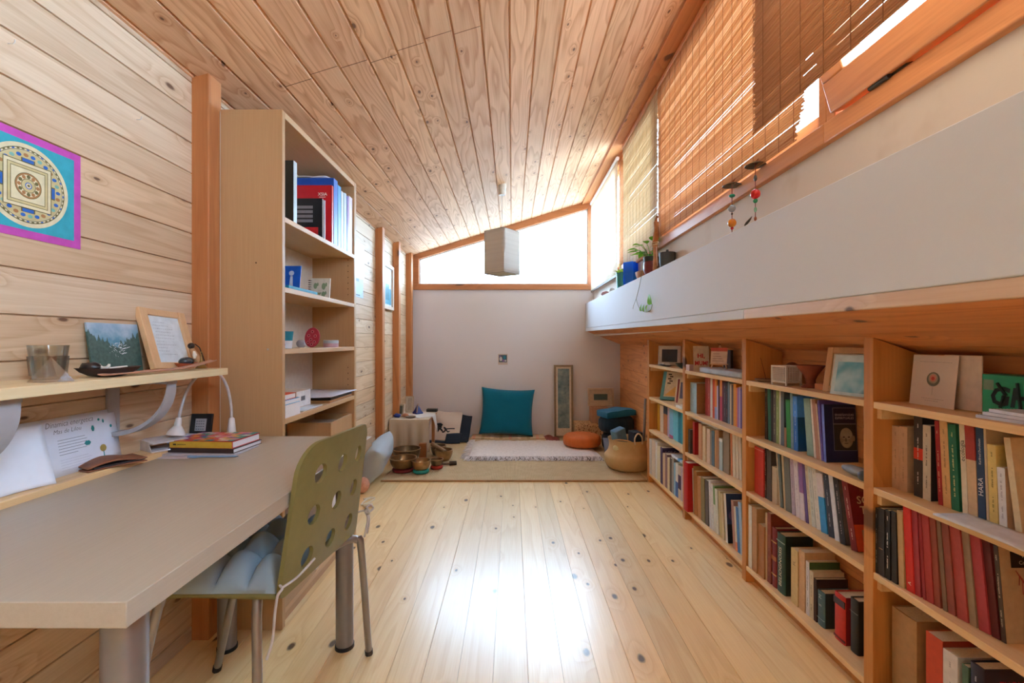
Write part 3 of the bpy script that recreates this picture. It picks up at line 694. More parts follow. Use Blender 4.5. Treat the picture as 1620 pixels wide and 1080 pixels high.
compile_row(2, 3, [
 (1184,1189,797,'tall thin white','#d8d8d4',L(x=1.078)), (1189.2,1197,800,'large tan','#b58a62',L(x=1.08)), (1197.5,1208.6,825.5,'brown wooden box-like','#a87044',L(x=1.085)), (1209,1213.5,809,'cream-edged','#cfb794',{}), (1213.6,1219.5,809,'reddish brown','#8a4030',L(dash='#b08060')),
 (1220.5,1227.5,832,'ornate dark red','#7d2b33',L(hard=True,bands=[(.2,.22,'#c9a060'),(.45,.52,'#b0683c'),(.75,.77,'#c9a060')])), (1228.5,1241,840,'thick dark green','#2c4a42',L(hard=True,facehex='#1e2b28',face=face_relig,title=[('BELIOGNOSIS',.45,.026)],bands=[(.86,.875,'#9aa89c')])), (1251.5,1262,865,'beige lettered','#cdb27c',L(title=[('FL',.75,.02)],tcol='#5a4a34')),
 (1263.5,1273,867.6,'tan','#c9a27a',{}), (1275,1280,886,'white','#d9d9e2',L(facehex='#3f5c34',dash='#8a8a98')), (1280.5,1286.5,901,'cream','#cdbfa8',L(dash='#7a6a54')), (1287,1291.6,913,'dark brown white-topped','#3a2422',{}), (1292.4,1303.5,930.5,'thick teal bible-like','#4a6a72',L(hard=True,facehex='#2a3332',bands=[(.2,.21,'#9fb0b0')],title=[('M',.85,.02),('S',.6,.018)],tcol='#c8d0d0')),
 (1319,1336,933,'thick bright red bible-like','#c2312c',L(hard=True,facehex='#8a1f22',bands=[(.76,.9,'#3a2426'),(.05,.09,'#6a1a1c')])), (1344,1356.5,942.6,'thick black bible-like','#2b2a28',L(hard=True,bands=[(.75,.757,'#8a8578')]))], (1.085,1.125), d=.115)
compile_row(3, 1, [
 (1410.8,1422.5,672.6,'light tan','#c9a587',L(dash='#a08468')), (1422.9,1435.2,673.4,'thick light tan','#c4a084',L(dash='#a08468')), (1445.8,1459,656,'black red-banded','#3a3230',L(bands=[(.46,.6,'#d23b2a')],dash='#c8c0b8')), (1459.9,1472,671.7,'grey-white','#c8bdb0',L(facehex='#2b2524',dash='#6a6058')),
 (1484.5,1491.5,666.4,'red','#a3262c',L(lean=3,dash='#c98a70')), (1492.4,1504.8,666.4,'peach','#d9a870',L(lean=3,dash='#a07a4c')), (1505.6,1518.5,671,'dark green','#1f6a4d',L(lean=3,dash='#c9c48a')), (1523,1531.5,670.5,'cream black-lettered','#d8c9b0',L(lean=2.5,title=[('ecologia',.7,.016)],tcol='#2a2422')),
 (1532.4,1547,672.4,'peach and red','#cfae88',L(lean=2.5,bands=[(.62,1,'#a83a30')])), (1548,1560.3,676,'navy white-lettered','#27405f',L(lean=2,title=[('HARA',.36,.0165),('Karlfried Durckheim',.74,.0075)],tcol='#e6e6e6')), (1561,1564.4,679,'thin beige','#c9b496',L(lean=2)), (1566,1579.6,703,'yellow','#d9bd72',L(lean=2,dash='#8a7a40')),
 (1579.9,1593.5,739,'short white','#dcd9dc',L(lean=2.5,facehex='#d0a888',dash='#b0a8b0')), (1607,1618,695.5,'leaning cream','#d4c09c',L(lean=7))], (1.125,1.135), d=.10)
compile_row(3, 2, [
 (1383.5,1388.5,801.7,'slim black','#1e1d1e',L(dash='#8a8680')), (1389,1399,801.7,'black tan-striped','#232124',L(bands=[(.1,.66,'#232124')],title=[('I',.4,.02)],tcol='#b08a5c')), (1399.5,1408,804.6,'black white-lettered','#1c1b1c',L(dash='#c8c4bc')), (1408.2,1419,806.5,'dark brown','#27221f',L(lean=1)), (1419.8,1430.5,806.5,'straw','#bf9f72',L(lean=2)),
 (1433.5,1446,799,'bright red','#d02f2a',L(lean=3,title=[('A',.1,.014)],tcol='#f0e6d8')), (1447,1456.5,804.6,'crimson','#a03540',L(lean=3)), (1457.5,1464.5,806,'slim crimson','#9a2f36',L(lean=4)), (1465.5,1477,810.4,'brick red','#a83a38',L(lean=4)), (1478,1488,815,'brownish red','#96493c',L(lean=4)), (1490,1498.7,818,'grey-brown','#7d6350',L(lean=5)),
 (1500,1511.5,829,'dull red','#8f4a40',L(lean=5)), (1514,1531.7,830,'wide rose red','#a84440',L(lean=5.5)), (1533,1545.5,832,'grey-beige','#96806a',L(lean=5.5)), (1546.7,1566,836,'wide pinkish red','#a83c42',L(lean=6)), (1566.5,1582,845,'dark maroon','#5a1c1e',L(lean=6)),
 (1582.6,1592,867,'beige picture-covered','#4a3f3a',L(lean=5,facehex='#b59d80',face=face_vida,d=.12,dash='#b8aa98'))], (1.076,1.115), d=.13)
compile_row(3, 3, [
 (1409,1448,957,'very thick tan','#a8835c',L(hard=True)), (1465,1491,996.7,'thick red-orange','#c4462c',L(facehex='#9a3420')), (1492,1515,1024,'thick white','#cfc8c4',L(dash='#9a9490')), (1522,1532,1049,'slim green','#4f6b55',{}), (1533,1555,1044,'navy red-lettered','#2b2b3c',L(face=face_thomas,hard=True,dash='#b0b4c0'))], (1.10,1.10), d=.13)
# ------------------------------------------------------------------ tall birch bookcase on the left
BX0, BX1 = -1.112, -.876
BY0, BY1 = 1.758, 2.529
tb = thing('tall_bookcase', 'tall birch veneer bookcase by the left wall behind the desk', 'bookcase', ((BX0+BX1)/2, (BY0+BY1)/2, 0))
EDGE = mat('#e2cfa9', .4, var=.03)
for (a, b) in ((BY0-.022, BY0), (BY1, BY1+.03)):
    mb = MB().box(BX0, BX1, a, b, 0, 1.985)
    if a > 2:
        for z in [1.36+.032*i for i in range(7)]+[.86+.032*i for i in range(4)]:
            mb.disc((BX1-.035, a-.0004, z), .0028, (1,0,0), (0,0,1), 8, 1)
    else:
        mb.disc((BX1-.055, a-.0006, 1.07), .004, (1,0,0), (0,0,1), 12, 2); mb.disc((BX1-.10, a-.0006, 1.4), .003, (1,0,0), (0,0,1), 12, 1)
        mb.disc((BX0+.13, a-.0006, .32), .004, (1,0,0), (0,0,1), 12, 2)
    mb.build('side_panel', [W_BIRCH, mat('#4a3320', .7), mat('#b9b9b9', .3, .8)], tb, bevel=.0015)
for i, z in enumerate([1.985, 1.581, 1.31, 1.071, .80, .52, .27, .07]):
    MB().box(BX0+.003, BX1-.0005, BY0, BY1, z-(.02 if i else .024), z).build('shelf' if i else 'top_panel', W_BIRCHS, tb, bevel=.001)
MB().box(BX0-.004, BX0+.003, BY0-.02, BY1+.02, .02, 1.98).build('back_panel', mat('#d9cfc0', .5, var=.03), tb)
MB().box(BX0+.01, BX1-.02, BY0, BY1, 0, .05).build('plinth', W_BIRCH, tb)

def slab(name, x0, x1, y0, y1, z0, z1, m, label, cat, group=None, bevel=.0015, mats=None, extra=None, loc=None):
    mb = MB().box(x0, x1, y0, y1, z0, z1)
    ms = [m]
    if extra: ms += extra(mb) or []
    o = mb.build(name, ms, None, None, bevel); return tag(o, label, cat, group)
def binder(y, t, h, z, hx, label, d=.2, spine=None, name='binder', cat='binder', x=None, lean=0, title=None):
    """upright file whose spine faces the room (+x) on the tall bookcase; y = near side"""
    x = BX1-.008 if x is None else x
    th = thing(name, label, cat, (x-d/2, y+t/2, z), 'files on the upper shelf of the tall bookcase')
    mb = MB(); c = .002
    k = [mat(hx, .35, spec=.5, var=.03)]
    mb.box(x-d, x, y, y+c, z, z+h).box(x-d, x, y+t-c, y+t, z, z+h).box(x-c, x, y, y+t, z, z+h, 1 if spine else 0)
    if spine: k.append(mat(spine, .35, spec=.5, var=.03))
    if title: title(mb, k, y, z, h, x, d)
    mb.build('cover', k, th, bevel=.0006)
    MB().box(x-d+.006, x-.006, y+c+.0005, y+t-c-.0005, z+.003, z+h-.006).build('pages', PAPER, th)
    return th
Z1 = 1.5812
def red_title(mb, k, y, z, h, x, d):
    k.append(mat('#f0ece6', .5)); e = y-.0006
    mb.text('XSIA', .022, (x-.045, e, z+h*.82), (1,0,0), (0,0,1), 2-(0 if len(k) > 2 else 1), bold=.01)
    mb.box(x-.062, x-.03, e-.0002, e, z+h*.79, z+h*.80, len(k)-1)
    mb.text('Lt', .022, (x-.05, e, z+h*.12), (1,0,0), (0,0,1), len(k)-1, bold=.01)
binder(1.842, .03, .252, Z1, '#38362f', 'dark grey book with pale edge at the left end of the top compartment', spine='#bcd3de', name='book', cat='book')
binder(2.232, .022, .285, Z1, '#d2202c', 'red folder with white letters in the top compartment', title=red_title)
def mag(mb, k, y, z, h, x, d):
    k.append(mat('#8a8a90', .5)); i = len(k)-1
    for j in range(4): mb.box(x-.12, x-.045, y-.0006, y, z+h*(.42+.11*j), z+h*(.49+.11*j), i)
    k.append(mat('#d83038', .5)); mb.box(x-d, x-.02, y-.0004, y, z, z+h*.3, len(k)-1)
binder(2.150, .012, .195, Z1, '#26262b', 'black magazine with grey pictures leaning before the red folder', spine='#d0d0d6', name='magazine', cat='magazine', d=.19, title=mag, x=BX1-.02)
binder(2.162, .010, .19, Z1, '#c9c9d2', 'thin grey booklet tucked behind the black magazine', name='magazine', cat='magazine', d=.19, x=BX1-.014)
binder(2.258, .05, .33, Z1, '#1f55b8', 'royal blue ring binder beside the red folder', spine='#2f78d8')
binder(2.312, .042, .315, Z1, '#3f9ad8', 'sky blue ring binder right of the royal blue one', spine='#4aa6e0')
binder(2.357, .03, .30, Z1, '#dfe5e2', 'white file right of the sky blue binder')
binder(2.39, .012, .30, Z1, '#b8d8e2', 'thin pale blue file right of the white file')
binder(2.404, .026, .305, Z1, '#cfdde8', 'pale grey-blue file in the middle of the pale files')
binder(2.432, .012, .30, Z1, '#2f62b0', 'thin dark blue file between the pale files')
binder(2.447, .02, .30, Z1, '#b07fc0', 'purple file near the right end of the top compartment')
binder(2.47, .05, .31, Z1, '#e3dbe6', 'wide pale lilac file at the right end of the top compartment')
mb = MB().grid(lambda u, v: Vector((BX0+.03+.17*v, 1.90+.32*u, Z1+.345+.012*math.sin(u*9+v*3))), 14, 6)
mb2 = MB()
o = MB().grid(lambda u, v: Vector((BX0+.03+.16*u, 2.252+.06*v, Z1+.331+.012*abs(math.sin(u*5))*(.3+v))), 14, 6).build('paper_sheets', PAPER)
so = o.modifiers.new('s', 'SOLIDIFY'); so.thickness = .004; so.offset = 1
tag(o, 'crumpled white papers on top of the royal blue binder', 'paper')

Z2 = 1.3102
t = thing('picture_card', 'tall blue card with a white figure on the tall bookcase', 'card', (-.95, 1.96, Z2))
mb = MB(); mb.m = Matrix.Translation((-.955, 1.945, Z2)) @ Matrix.Rotation(math.radians(-10), 4, 'X')
mb.box(-.03, .045, 0, .004, 0, .118)
mb.disc((.006, -.0005, .085), .011, (1,0,0), (0,0,1), 18, 1); mb.prism([(0,-.0005,.004), (.018,-.0005,.004), (.012,-.0005,.072), (.002,-.0005,.072)], (0,-.0005,0), 1)
mb.build('card', [mat('#1e62d0', .4), mat('#c9dcf4', .5)], t, bevel=.0005)
slab('framed_picture', -1.02, -.955, 1.90, 1.908, Z2, Z2+.11, mat('#5a4638', .5), 'small dark frame leaning behind the tall blue card', 'frame')
slab('booklet', -.99, -.882, 1.80, 2.066, Z2, Z2+.013, mat('#1f8fb4', .5), 'flat teal booklet lying at the shelf front under the blue card', 'book')
t = thing('spiral_notebook', 'spiral notebook with green cactus cover on the tall bookcase', 'notebook', (-.935, 2.22, Z2))
mb = MB(); mb.m = Matrix.Translation((-.935, 2.205, Z2)) @ Matrix.Rotation(math.radians(-6), 4, 'X')
mb.box(-.046, .05, 0, .008, 0, .098)
for (x, z, w, h) in ((-.02,.06,.018,.03), (.02,.058,.02,.034), (-.018,.02,.016,.016), (.02,.018,.018,.03), (0,.022,.012,.012)):
    mb.disc((x, -.0004, z), w/2, (1,0,0), (0,0,1), 12, 1, h/2); mb.disc((x+w*.6, -.0004, z+h*.25), w*.25, (1,0,0), (0,0,1), 10, 1, h*.3)
mb.build('cover', [mat('#d3d6cc', .6), mat('#7d9a7c', .6)], t)
mb = MB()
for i in range(8): mb.tube([(-.981+.007*math.cos(a), 2.211+.01*math.sin(a), Z2+.012+.0105*i) for a in [2*PI*q/10 for q in range(10)]], .0012, 5, closed=True)
mb.build('spiral', mat('#22221f', .3, .8), t)

Z3 = 1.0712
mb = MB().lathe([(.0,.0), (.018,0), (.014,.03), (.004,.085), (0,.09)], (-.97, 1.90, Z3), 14)
tag(mb.build('cone_ornament', mat('#c8303a', .5)), 'red pointed ornament at the left end of the third shelf', 'ornament')
t = thing('paper_cup', 'folded paper cup in teal white and red at the shelf end', 'cup', (-.925, 1.855, Z3))
mb = MB().lathe([(.020,0), (.0225,.03), (.027,.07), (.0255,.07), (.021,.03), (.018,.004), (0,.004)], (-.922, 1.86, Z3), 20)
mb.build('body', mat('#1f7f95', .5), t)
MB().lathe([(.0203,.0005), (.0233,.032), (.0222,.032)], (-.922, 1.86, Z3), 20, cap=False).disc((-.9215, 1.8345, Z3+.016), .008, (1,0,0), (0,.0,1), 14, 1).build('printed_band', [mat('#d8e0ea', .5), mat('#2a4ac0', .5)], t)
mb = MB(); mb.m = Matrix.Translation((-.985, 2.24, Z3+.05)) @ Matrix.Rotation(math.radians(-14), 4, 'X') @ Matrix.Rotation(math.radians(0), 4, 'Z')
mb.prism([(.036*math.cos(a), 0, .05*math.sin(a)) for a in [2*PI*i/26 for i in range(26)]], (0,.012,0))
for (x, z) in ((0,.028), (-.016,.008), (.016,.006), (-.004,-.012), (.014,-.024), (-.016,-.026), (.002,-.036)):
    mb.ring((x,-.0005,z), .004, .008, (1,0,0), (0,0,1), 14, 1); mb.disc((x,-.0006,z), .004, (1,0,0), (0,0,1), 12, 2)
tag(mb.build('clay_plaque', [mat('#b23848', .7, bump=.3), mat('#d0707a', .7), mat('#6e1c28', .8)], None, None, .002), 'oval red clay plaque with round hollows on the third shelf', 'ornament')
tag(MB().ball((-.955, 2.06, Z3+.018), .018, (1.1,1,1), 14, wob=.2, seed=3).build('pebble', mat('#a7a3ac', .7)), 'grey pebble before the red clay plaque', 'stone')
o = tag(MB().box(-.97, -.90, 1.93, 2.03, Z3, Z3+.003).build('leaf_card', mat('#d8d0b8', .7)), 'small cream card lying beside the grey pebble', 'card')
t = thing('tin_box', 'small round pastel tin at the right of the third shelf', 'tin', (-.915, 2.30, Z3))
MB().lathe([(.034,0), (.036,.002), (.036,.022), (0,.022)], (-.915, 2.30, Z3), 30).build('base', mat('#c9a8b8', .35, .1), t)
MB().lathe([(.0368,.020), (.0368,.034), (.034,.036), (0,.036)], (-.915, 2.30, Z3), 30).build('lid', mat('#b8ccd8', .35, .1), t)

Z4 = .8002
def flatbook(x0, x1, y0, y1, z0, h, hx, label, pages='#e6e4e6', rot=0, name='book', cat='book', group=None, extra=None, front=None):
    """book lying flat, spine towards -y"""
    cx, cy = (x0+x1)/2, (y0+y1)/2
    R = Matrix.Translation((cx, cy, z0)) @ Matrix.Rotation(math.radians(rot), 4, 'Z')
    w, d = (x1-x0)/2, (y1-y0)/2
    th = thing(name, label, cat, (cx, cy, z0), group)
    mb = MB(); mb.m = R; c = .0018
    mb.box(-w, w, -d, d, 0, c).box(-w, w, -d, d, h-c, h, 0).box(-w, w, -d, -d+c, c, h-c, 0)
    ms = [cover_mat(hx)]
    if extra: extra(mb, ms, w, d, h)
    mb.build('cover', ms, th, R.translation)
    mb = MB(); mb.m = R; mb.box(-w+.002, w-.002, -d+c, d-.003, c, h-c); mb.build('pages', mat(pages, .85, var=.04, vs=300), th, R.translation)
    return th
flatbook(-1.06, -.884, 1.775, 1.905, Z4, .05, '#e0e0e4', 'thick white book at the bottom of the pile on the fourth shelf', group='pile of books on the fourth shelf')
flatbook(-1.05, -.886, 1.776, 1.90, Z4+.0505, .018, '#3fa4d8', 'pale blue book in the middle of the pile on the fourth shelf', group='pile of books on the fourth shelf')
flatbook(-1.03, -.89, 1.777, 1.875, Z4+.069, .022, '#e2582c', 'orange book on top of the pile on the fourth shelf', group='pile of books on the fourth shelf')
t = thing('cardboard_box', 'small white box with a label beside the pile of books', 'box', (-1.0, 2.06, Z4+.006))
mb = MB().box(-1.075, -.942, 1.985, 2.13, Z4+.0062, Z4+.080); mb.build('carton', mat('#cfc2b4', .7), t, bevel=.001)
MB().box(-.9418, -.9412, 1.99, 2.125, Z4+.010, Z4+.078).box(-.9411, -.9408, 2.03, 2.07, Z4+.035, Z4+.055, 1).build('label', [mat('#e3e1e2', .6), mat('#6a6a70', .6)], t)
slab('envelope', -1.06, -.89, 1.94, 2.14, Z4, Z4+.005, mat('#ccd6e2', .6), 'pale envelope lying under the small white box', 'envelope')
tag(MB().lathe([(.011,0), (.006,.01), (.004,.03), (.009,.034), (0,.036)], (-1.03, 2.02, Z4+.0805), 14).build('cork_stopper', mat('#d6cdc4', .6)), 'small white knob standing on the white box', 'knob')
for i, (y, z, h, c, l) in enumerate(((2.21, 0, .012, '#c99a6c', 'tan folder at the bottom of the paper stack on the fourth shelf'), (2.22, .0125, .014, '#34343a', 'black folder in the paper stack on the fourth shelf'), (2.205, .027, .006, '#a06a48', 'brown folder under the white sheets on the fourth shelf'))):
    slab('folder', -1.10, -.885, y, 2.515, Z4+z, Z4+z+h, mat(c, .6), l, 'folder', 'folders on the fourth shelf')
o = MB().grid(lambda u, v: Vector((-1.105+.245*u, 2.165+.355*v, Z4+.0345+.012*max(0, u-.75)*(1-v))), 12, 8).build('paper_sheets', mat('#d5dbec', .7))
so = o.modifiers.new('s', 'SOLIDIFY'); so.thickness = .003; so.offset = 1
tag(o, 'white paper sheets lying on the folders on the fourth shelf', 'paper')
t = thing('wooden_box', 'open pale wooden box on the low shelf of the tall bookcase', 'box', (-.99, 2.37, .52))
mb = MB(); x0, x1, y0, y1, z0, z1 = -1.10, -.886, 2.226, 2.522, .5202, .702
mb.box(x0, x1, y0, y0+.012, z0, z1).box(x0, x1, y1-.012, y1, z0, z1).box(x0, x0+.012, y0+.012, y1-.012, z0, z1).box(x1-.012, x1, y0+.012, y1-.012, z0, z1).box(x0+.012, x1-.012, y0+.012, y1-.012, z0, z0+.01)
mb.build('box_body', W_BIRCH, t, bevel=.001)
MB().box(x0+.014, x1-.014, y0+.014, y1-.014, z0+.01, z1-.03).build('contents', mat('#b9b4b0', .8, bump=.4), t)
slab('paper_stack', -1.08, -.882, 2.10, 2.50, .2702, .44, mat('#dcdde4', .8, bump=.3), 'stack of white papers low in the tall bookcase behind the chair', 'paper')
slab('paper_stack', -1.08, -.884, 2.05, 2.50, .0702, .20, mat('#d5d0d2', .8, bump=.3), 'second stack of papers on the lowest shelf of the tall bookcase', 'paper')

# ------------------------------------------------------------------ desk
DX0, DX1, DY0, DY1, DZ = -1.094, -.533, .629, 1.733, .74
dk = thing('desk', 'birch laminate desk with round grey legs', 'desk', ((DX0+DX1)/2, (DY0+DY1)/2, 0))
MB().box(DX0, DX1, DY0, DY1, DZ-.037, DZ).build('tabletop', W_DESK, dk, bevel=.0015)
LEGM = mat('#8f8d92', .38, .75, var=.02)
for (x, y) in ((-.612,.72), (-.603,1.64), (-1.02,.72), (-1.02,1.63)):
    l = MB().cyl((x,y,.012), (x,y,DZ-.037), .0305, n=32).build('leg', LEGM, dk)
    MB().cyl((x,y,0), (x,y,.0125), .033, n=32).build('foot', mat('#2a2a2c', .5), l)
    MB().lathe([(.045,0), (.045,.006), (.033,.010)], (x,y,DZ-.048), 28).build('mounting_plate', LEGM, l)
# narrow board behind the desk
o = MB().box(XL+.001, -1.096, .6, 1.668, .722, .755).build('narrow_shelf', W_SHELF, None, None, .002)
tag(o, 'narrow wooden shelf board between the desk and the left wall', 'shelf')
# wall shelf with grey plastic brackets
ws = thing('wall_shelf', 'pale wooden shelf board on the left wall above the desk', 'shelf', (-1.08, .95, .986))
MB().box(XL+.001, -.98, .60, 1.571, .986, 1.009).build('board', W_PALE, ws, bevel=.0015)
BR = mat('#a9a7ab', .35, spec=.5, var=.02)
for y in (1.34, .91):
    b = MB()
    b.box(XL+.001, XL+.008, y-.02, y+.02, .83, .985)
    b.box(XL+.008, -1.0, y-.02, y+.02, .976, .9855)
    pts = []
    for i in range(15):
        a = PI/2*i/14
        pts.append((XL+.012+.165*math.sin(a), .976-.14*math.cos(a)))
    for i in range(14):
        (xa, za), (xb, zb) = pts[i], pts[i+1]
        b.hexa([(xa,y-.02,za-.012), (xb,y-.02,zb-.012), (xb,y+.02,zb-.012), (xa,y+.02,za-.012), (xa,y-.02,za), (xb,y-.02,zb), (xb,y+.02,zb), (xa,y+.02,za)])
    b.build('bracket', BR, ws, ang=50)

# things on the wall shelf
SZ = 1.0092
CL = glassmat('clear_glass', '#eef0ee', .06)
t = thing('drinking_glass', 'faceted clear glass behind the crystal pyramid on the wall shelf', 'glass', (-1.105, 1.085, SZ))
mb = MB()
n = 20
mb.lathe([(.026,0), (.028,.004), (.033,.05), (.037,.082), (.0355,.082), (.031,.05), (.0265,.008), (0,.008)], (-1.105,1.085,SZ), n)
mb.build('tumbler', CL, t)
mb = MB()
for k in range(10):
    a = 2*PI*k/10
    d = Vector((math.cos(a), math.sin(a), 0)); s = Vector((-math.sin(a), math.cos(a), 0))
    c = Vector((-1.105,1.085,SZ))
    mb.quad(c+d*.0322+s*.005+Vector((0,0,.01)), c+d*.0322-s*.005+Vector((0,0,.01)), c+d*.0358-s*.008+Vector((0,0,.056)), c+d*.0358+s*.008+Vector((0,0,.056)))
mb.ring((-1.105,1.085,SZ+.0823), .0352, .0374, (1,0,0), (0,1,0), 28)
mb.build('cut_pattern', glassmat('etched_glass', '#c9c5bc', .15, .2), t)
mb = MB(); c = Vector((-1.045, 1.032, SZ)); r = .040
b4 = [c+Vector((r*math.cos(a), r*math.sin(a), 0)) for a in (.5, .5+PI/2, .5+PI, .5+1.5*PI)]
mb.add(b4+[c+Vector((0,0,.056))], [(0,1,2,3), (0,1,4), (1,2,4), (2,3,4), (3,0,4)])
m_ = glassmat('crystal', '#eef0f4', .16, .06)
tag(mb.build('glass_pyramid', m_, flat=True), 'clear crystal pyramid at the left of the wall shelf', 'ornament')
# dark boat bowl with stone and shell
t = thing('oval_bowl', 'dark brown boat-shaped bowl in front of the forest picture', 'bowl', (-1.048, 1.185, SZ))
def boat(cx, cy, z, L_, W_, Hh, rot, nm, m, par):
    mb = MB(); mb.m = Matrix.Translation((cx, cy, z)) @ Matrix.Rotation(rot, 4, 'Z')
    prof = [(.35,0), (.6,.15), (.85,.55), (1,1), (.93,.98), (.78,.55), (.5,.25), (0,.2)]
    vs = []; fs = []; n = 36
    for (r, z_) in prof:
        for j in range(n):
            a = 2*PI*j/n; ca, sa = math.cos(a), math.sin(a)
            vs.append((L_/2*r*(abs(ca)**.9)*(1 if ca > 0 else -1), W_/2*r*sa*(1-.25*ca*ca), Hh*z_*(1+.15*ca*ca)))
    for i in range(len(prof)-1):
        for j in range(n): fs.append((i*n+j, i*n+(j+1) % n, (i+1)*n+(j+1) % n, (i+1)*n+j))
    fs.append(tuple(range(n))[::-1]); mb.add(vs, fs)
    return mb.build(nm, m, par)
boat(-1.048, 1.185, SZ, .145, .065, .022, 1.15, 'body', mat('#3a2a26', .55, bump=.3), t)
tag(MB().ball((-1.063, 1.148, SZ+.025), .018, (1.3,1,.8), 16, wob=.25, seed=5).build('dark_stone', mat('#211b1c', .35)), 'black polished stone in the dark boat-shaped bowl', 'stone')
tag(MB().tube([(-1.05+.013*math.cos(a), 1.172, SZ+.034+.013*math.sin(a)) for a in [PI+.1+(PI-.2)*i/12 for i in range(13)]], [.0025+.003*math.sin(PI*i/12) for i in range(13)], 8).build('white_shell', mat('#e6e2da', .5)), 'white curved shell standing by the black stone', 'shell')
tag(MB().tube([(-1.05,1.17,SZ+.0205), (-1.046,1.20,SZ+.022), (-1.04,1.23,SZ+.024)], [.002,.0028,.002], 8).build('white_stick', mat('#d9d4cc', .5)), 'thin white stick lying in the dark boat-shaped bowl', 'stick')
# curved incense holder
mb = MB()
def inc(u, v):
    y = 1.14+.40*u; z = .004+.022*max(0, u-.55)**1.6*3.2
    return Vector((-1.022+.012*u+(.034*(v-.5))*(1-.3*u), y, SZ+z+.003*(2*v-1)**2))
mb.grid(inc, 26, 6)
o = mb.build('incense_holder', mat('#b58872', .5, vs=15, var=.12)); s_ = o.modifiers.new('s', 'SOLIDIFY'); s_.thickness = .0035; s_.offset = -1
tag(o, 'long curved wooden incense holder along the front of the wall shelf', 'incense holder')
# forest picture card leaning on the wall
m_, nt_, b_ = newmat('forest_print')
tc = nt_.n('ShaderNodeTexCoord').outputs['Object']; sp = nt_.n('ShaderNodeSeparateXYZ'); nt_.set(sp.inputs[0], tc)
z_ = nt_.m('DIVIDE', sp.outputs[2], .145)
sky = nt_.mix(nt_.mr(z_, .55, 1, 0, 1), lin('#2f7f9a'), lin('#93b0c9'))
sky = nt_.mix(nt_.mr(nt_.noise(tc, 30, 3), .4, .7, 0, .5), sky, lin('#c6d2dc'))
tre = nt_.m('ADD', .52, nt_.m('ADD', nt_.m('MULTIPLY', nt_.m('ABSOLUTE', sp.outputs[1]), 3.4), nt_.m('MULTIPLY', nt_.m('SUBTRACT', nt_.noise(nt_.xyz(nt_.m('MULTIPLY', sp.outputs[1], 90), 0, 0), 1, 2), .5), .55)))
fst = nt_.mix(nt_.noise(tc, 120, 3), lin('#1d3230'), lin('#4e7068'))
gl = nt_.m('LESS_THAN', z_, tre)
nt_.set(b_.inputs['Base Color'], nt_.mix(gl, sky, fst)); b_.inputs['Roughness'].default_value = .35
def leanwall(x, y, z, ang): return Matrix.Translation((x, y, z)) @ Matrix.Rotation(math.radians(-ang), 4, 'Y')
t = thing('picture_card', 'square forest picture with white writing leaning on the wall shelf', 'picture', (-1.15, 1.335, SZ))
mb = MB(); mb.m = leanwall(-1.148, 1.333, SZ, 8)
mb.box(-.006, 0, -.085, .085, 0, .145)
rr = random.Random(4)
for i in range(46):
    a = rr.uniform(0, 2*PI); q = rr.random()**.5
    y = .005+.034*q*math.cos(a); z = .066+.021*q*math.sin(a); l = rr.uniform(.006,.014); w = .0012
    dy, dz = l*math.cos(a*.4), l*.35*math.sin(a*1.7)
    mb.quad((.0006,y,z), (.0006,y+dy,z+dz), (.0006,y+dy,z+dz+w), (.0006,y,z+w), 1)
mb.build('print', [m_, mat('#e8ecf0', .5)], t, (-1.148,1.333,SZ), .0005)
# wooden picture frame leaning far back
t = thing('framed_sheet', 'pale wooden frame with handwritten sheet leaning on the wall shelf', 'picture frame', (-1.12, 1.51, SZ))
M_ = leanwall(-1.108, 1.515, SZ+.002, 18) @ Matrix.Rotation(math.radians(-3), 4, 'X')
mb = MB(); mb.m = M_
w, h, fw = .098, .205, .03
mb.box(-.018, 0, -w, -w+fw, 0, h).box(-.018, 0, w-fw, w, 0, h).box(-.018, -.002, -w+fw, w-fw, 0, .022).box(-.018, -.002, -w+fw, w-fw, h-.022, h)
mb.build('frame', wood('frame_beech', '#d9b48a', '#b98d5e', 'Z', 'Y', freq=4, amp=.3, knots=0, var=.05), t, bevel=.002)
mb = MB(); mb.m = M_
mb.box(-.012, -.008, -w+fw-.002, w-fw+.002, .02, h-.02)
rr = random.Random(8)
for i in range(11):
    z = h-.045-.011*i; l = rr.uniform(.03,.085); y0_ = -w+fw+.012+rr.uniform(0,.01)
    y = y0_
    while y < y0_+l:
        d = rr.uniform(.003,.009); mb.quad((-.0076,y,z), (-.0076,y+d,z+.0006), (-.0076,y+d,z+.0018), (-.0076,y,z+.0012), 1); y += d+.0025
mb.build('sheet', [mat('#cfdbe2', .4), mat('#8796a2', .6)], t)
t = thing('clay_dish', 'reddish clay dish holding a dark stone on the wall shelf', 'dish', (-1.05, 1.46, SZ+.006))
boat(-1.055, 1.475, SZ+.004, .075, .05, .016, 1.3, 'body', mat('#a8563a', .6), t)
tag(MB().ball((-1.066, 1.49, SZ+.0255), .017, (1.2,1.5,.85), 18, wob=.08, seed=9).build('polished_stone', mat('#26323a', .15, spec=.7)), 'dark blue polished stone in the reddish clay dish', 'stone')
t = thing('carved_bird', 'small carved wooden bird on a black cord by the frame', 'ornament', (-1.07, 1.535, SZ+.002))
mb = MB(); c = Vector((-1.072, 1.535, SZ))
mb.tube([c+Vector((.012,.022,.004)), c+Vector((.006,.012,.022)), c+Vector((0,.002,.045)), c+Vector((-.004,-.006,.064)), c+Vector((-.002,-.012,.074))], [.008,.0115,.0115,.0085,.005], 12)
mb.build('body', mat('#b98f66', .5, vs=60, var=.12), t)
MB().ball(c+Vector((-.003,-.010,.076)), .0105, (1,1.1,1), 14).tube([c+Vector((-.002,-.016,.076)), c+Vector((.002,-.028,.070))], [.005,.001], 8).build('head', mat('#221c1a', .4), t)
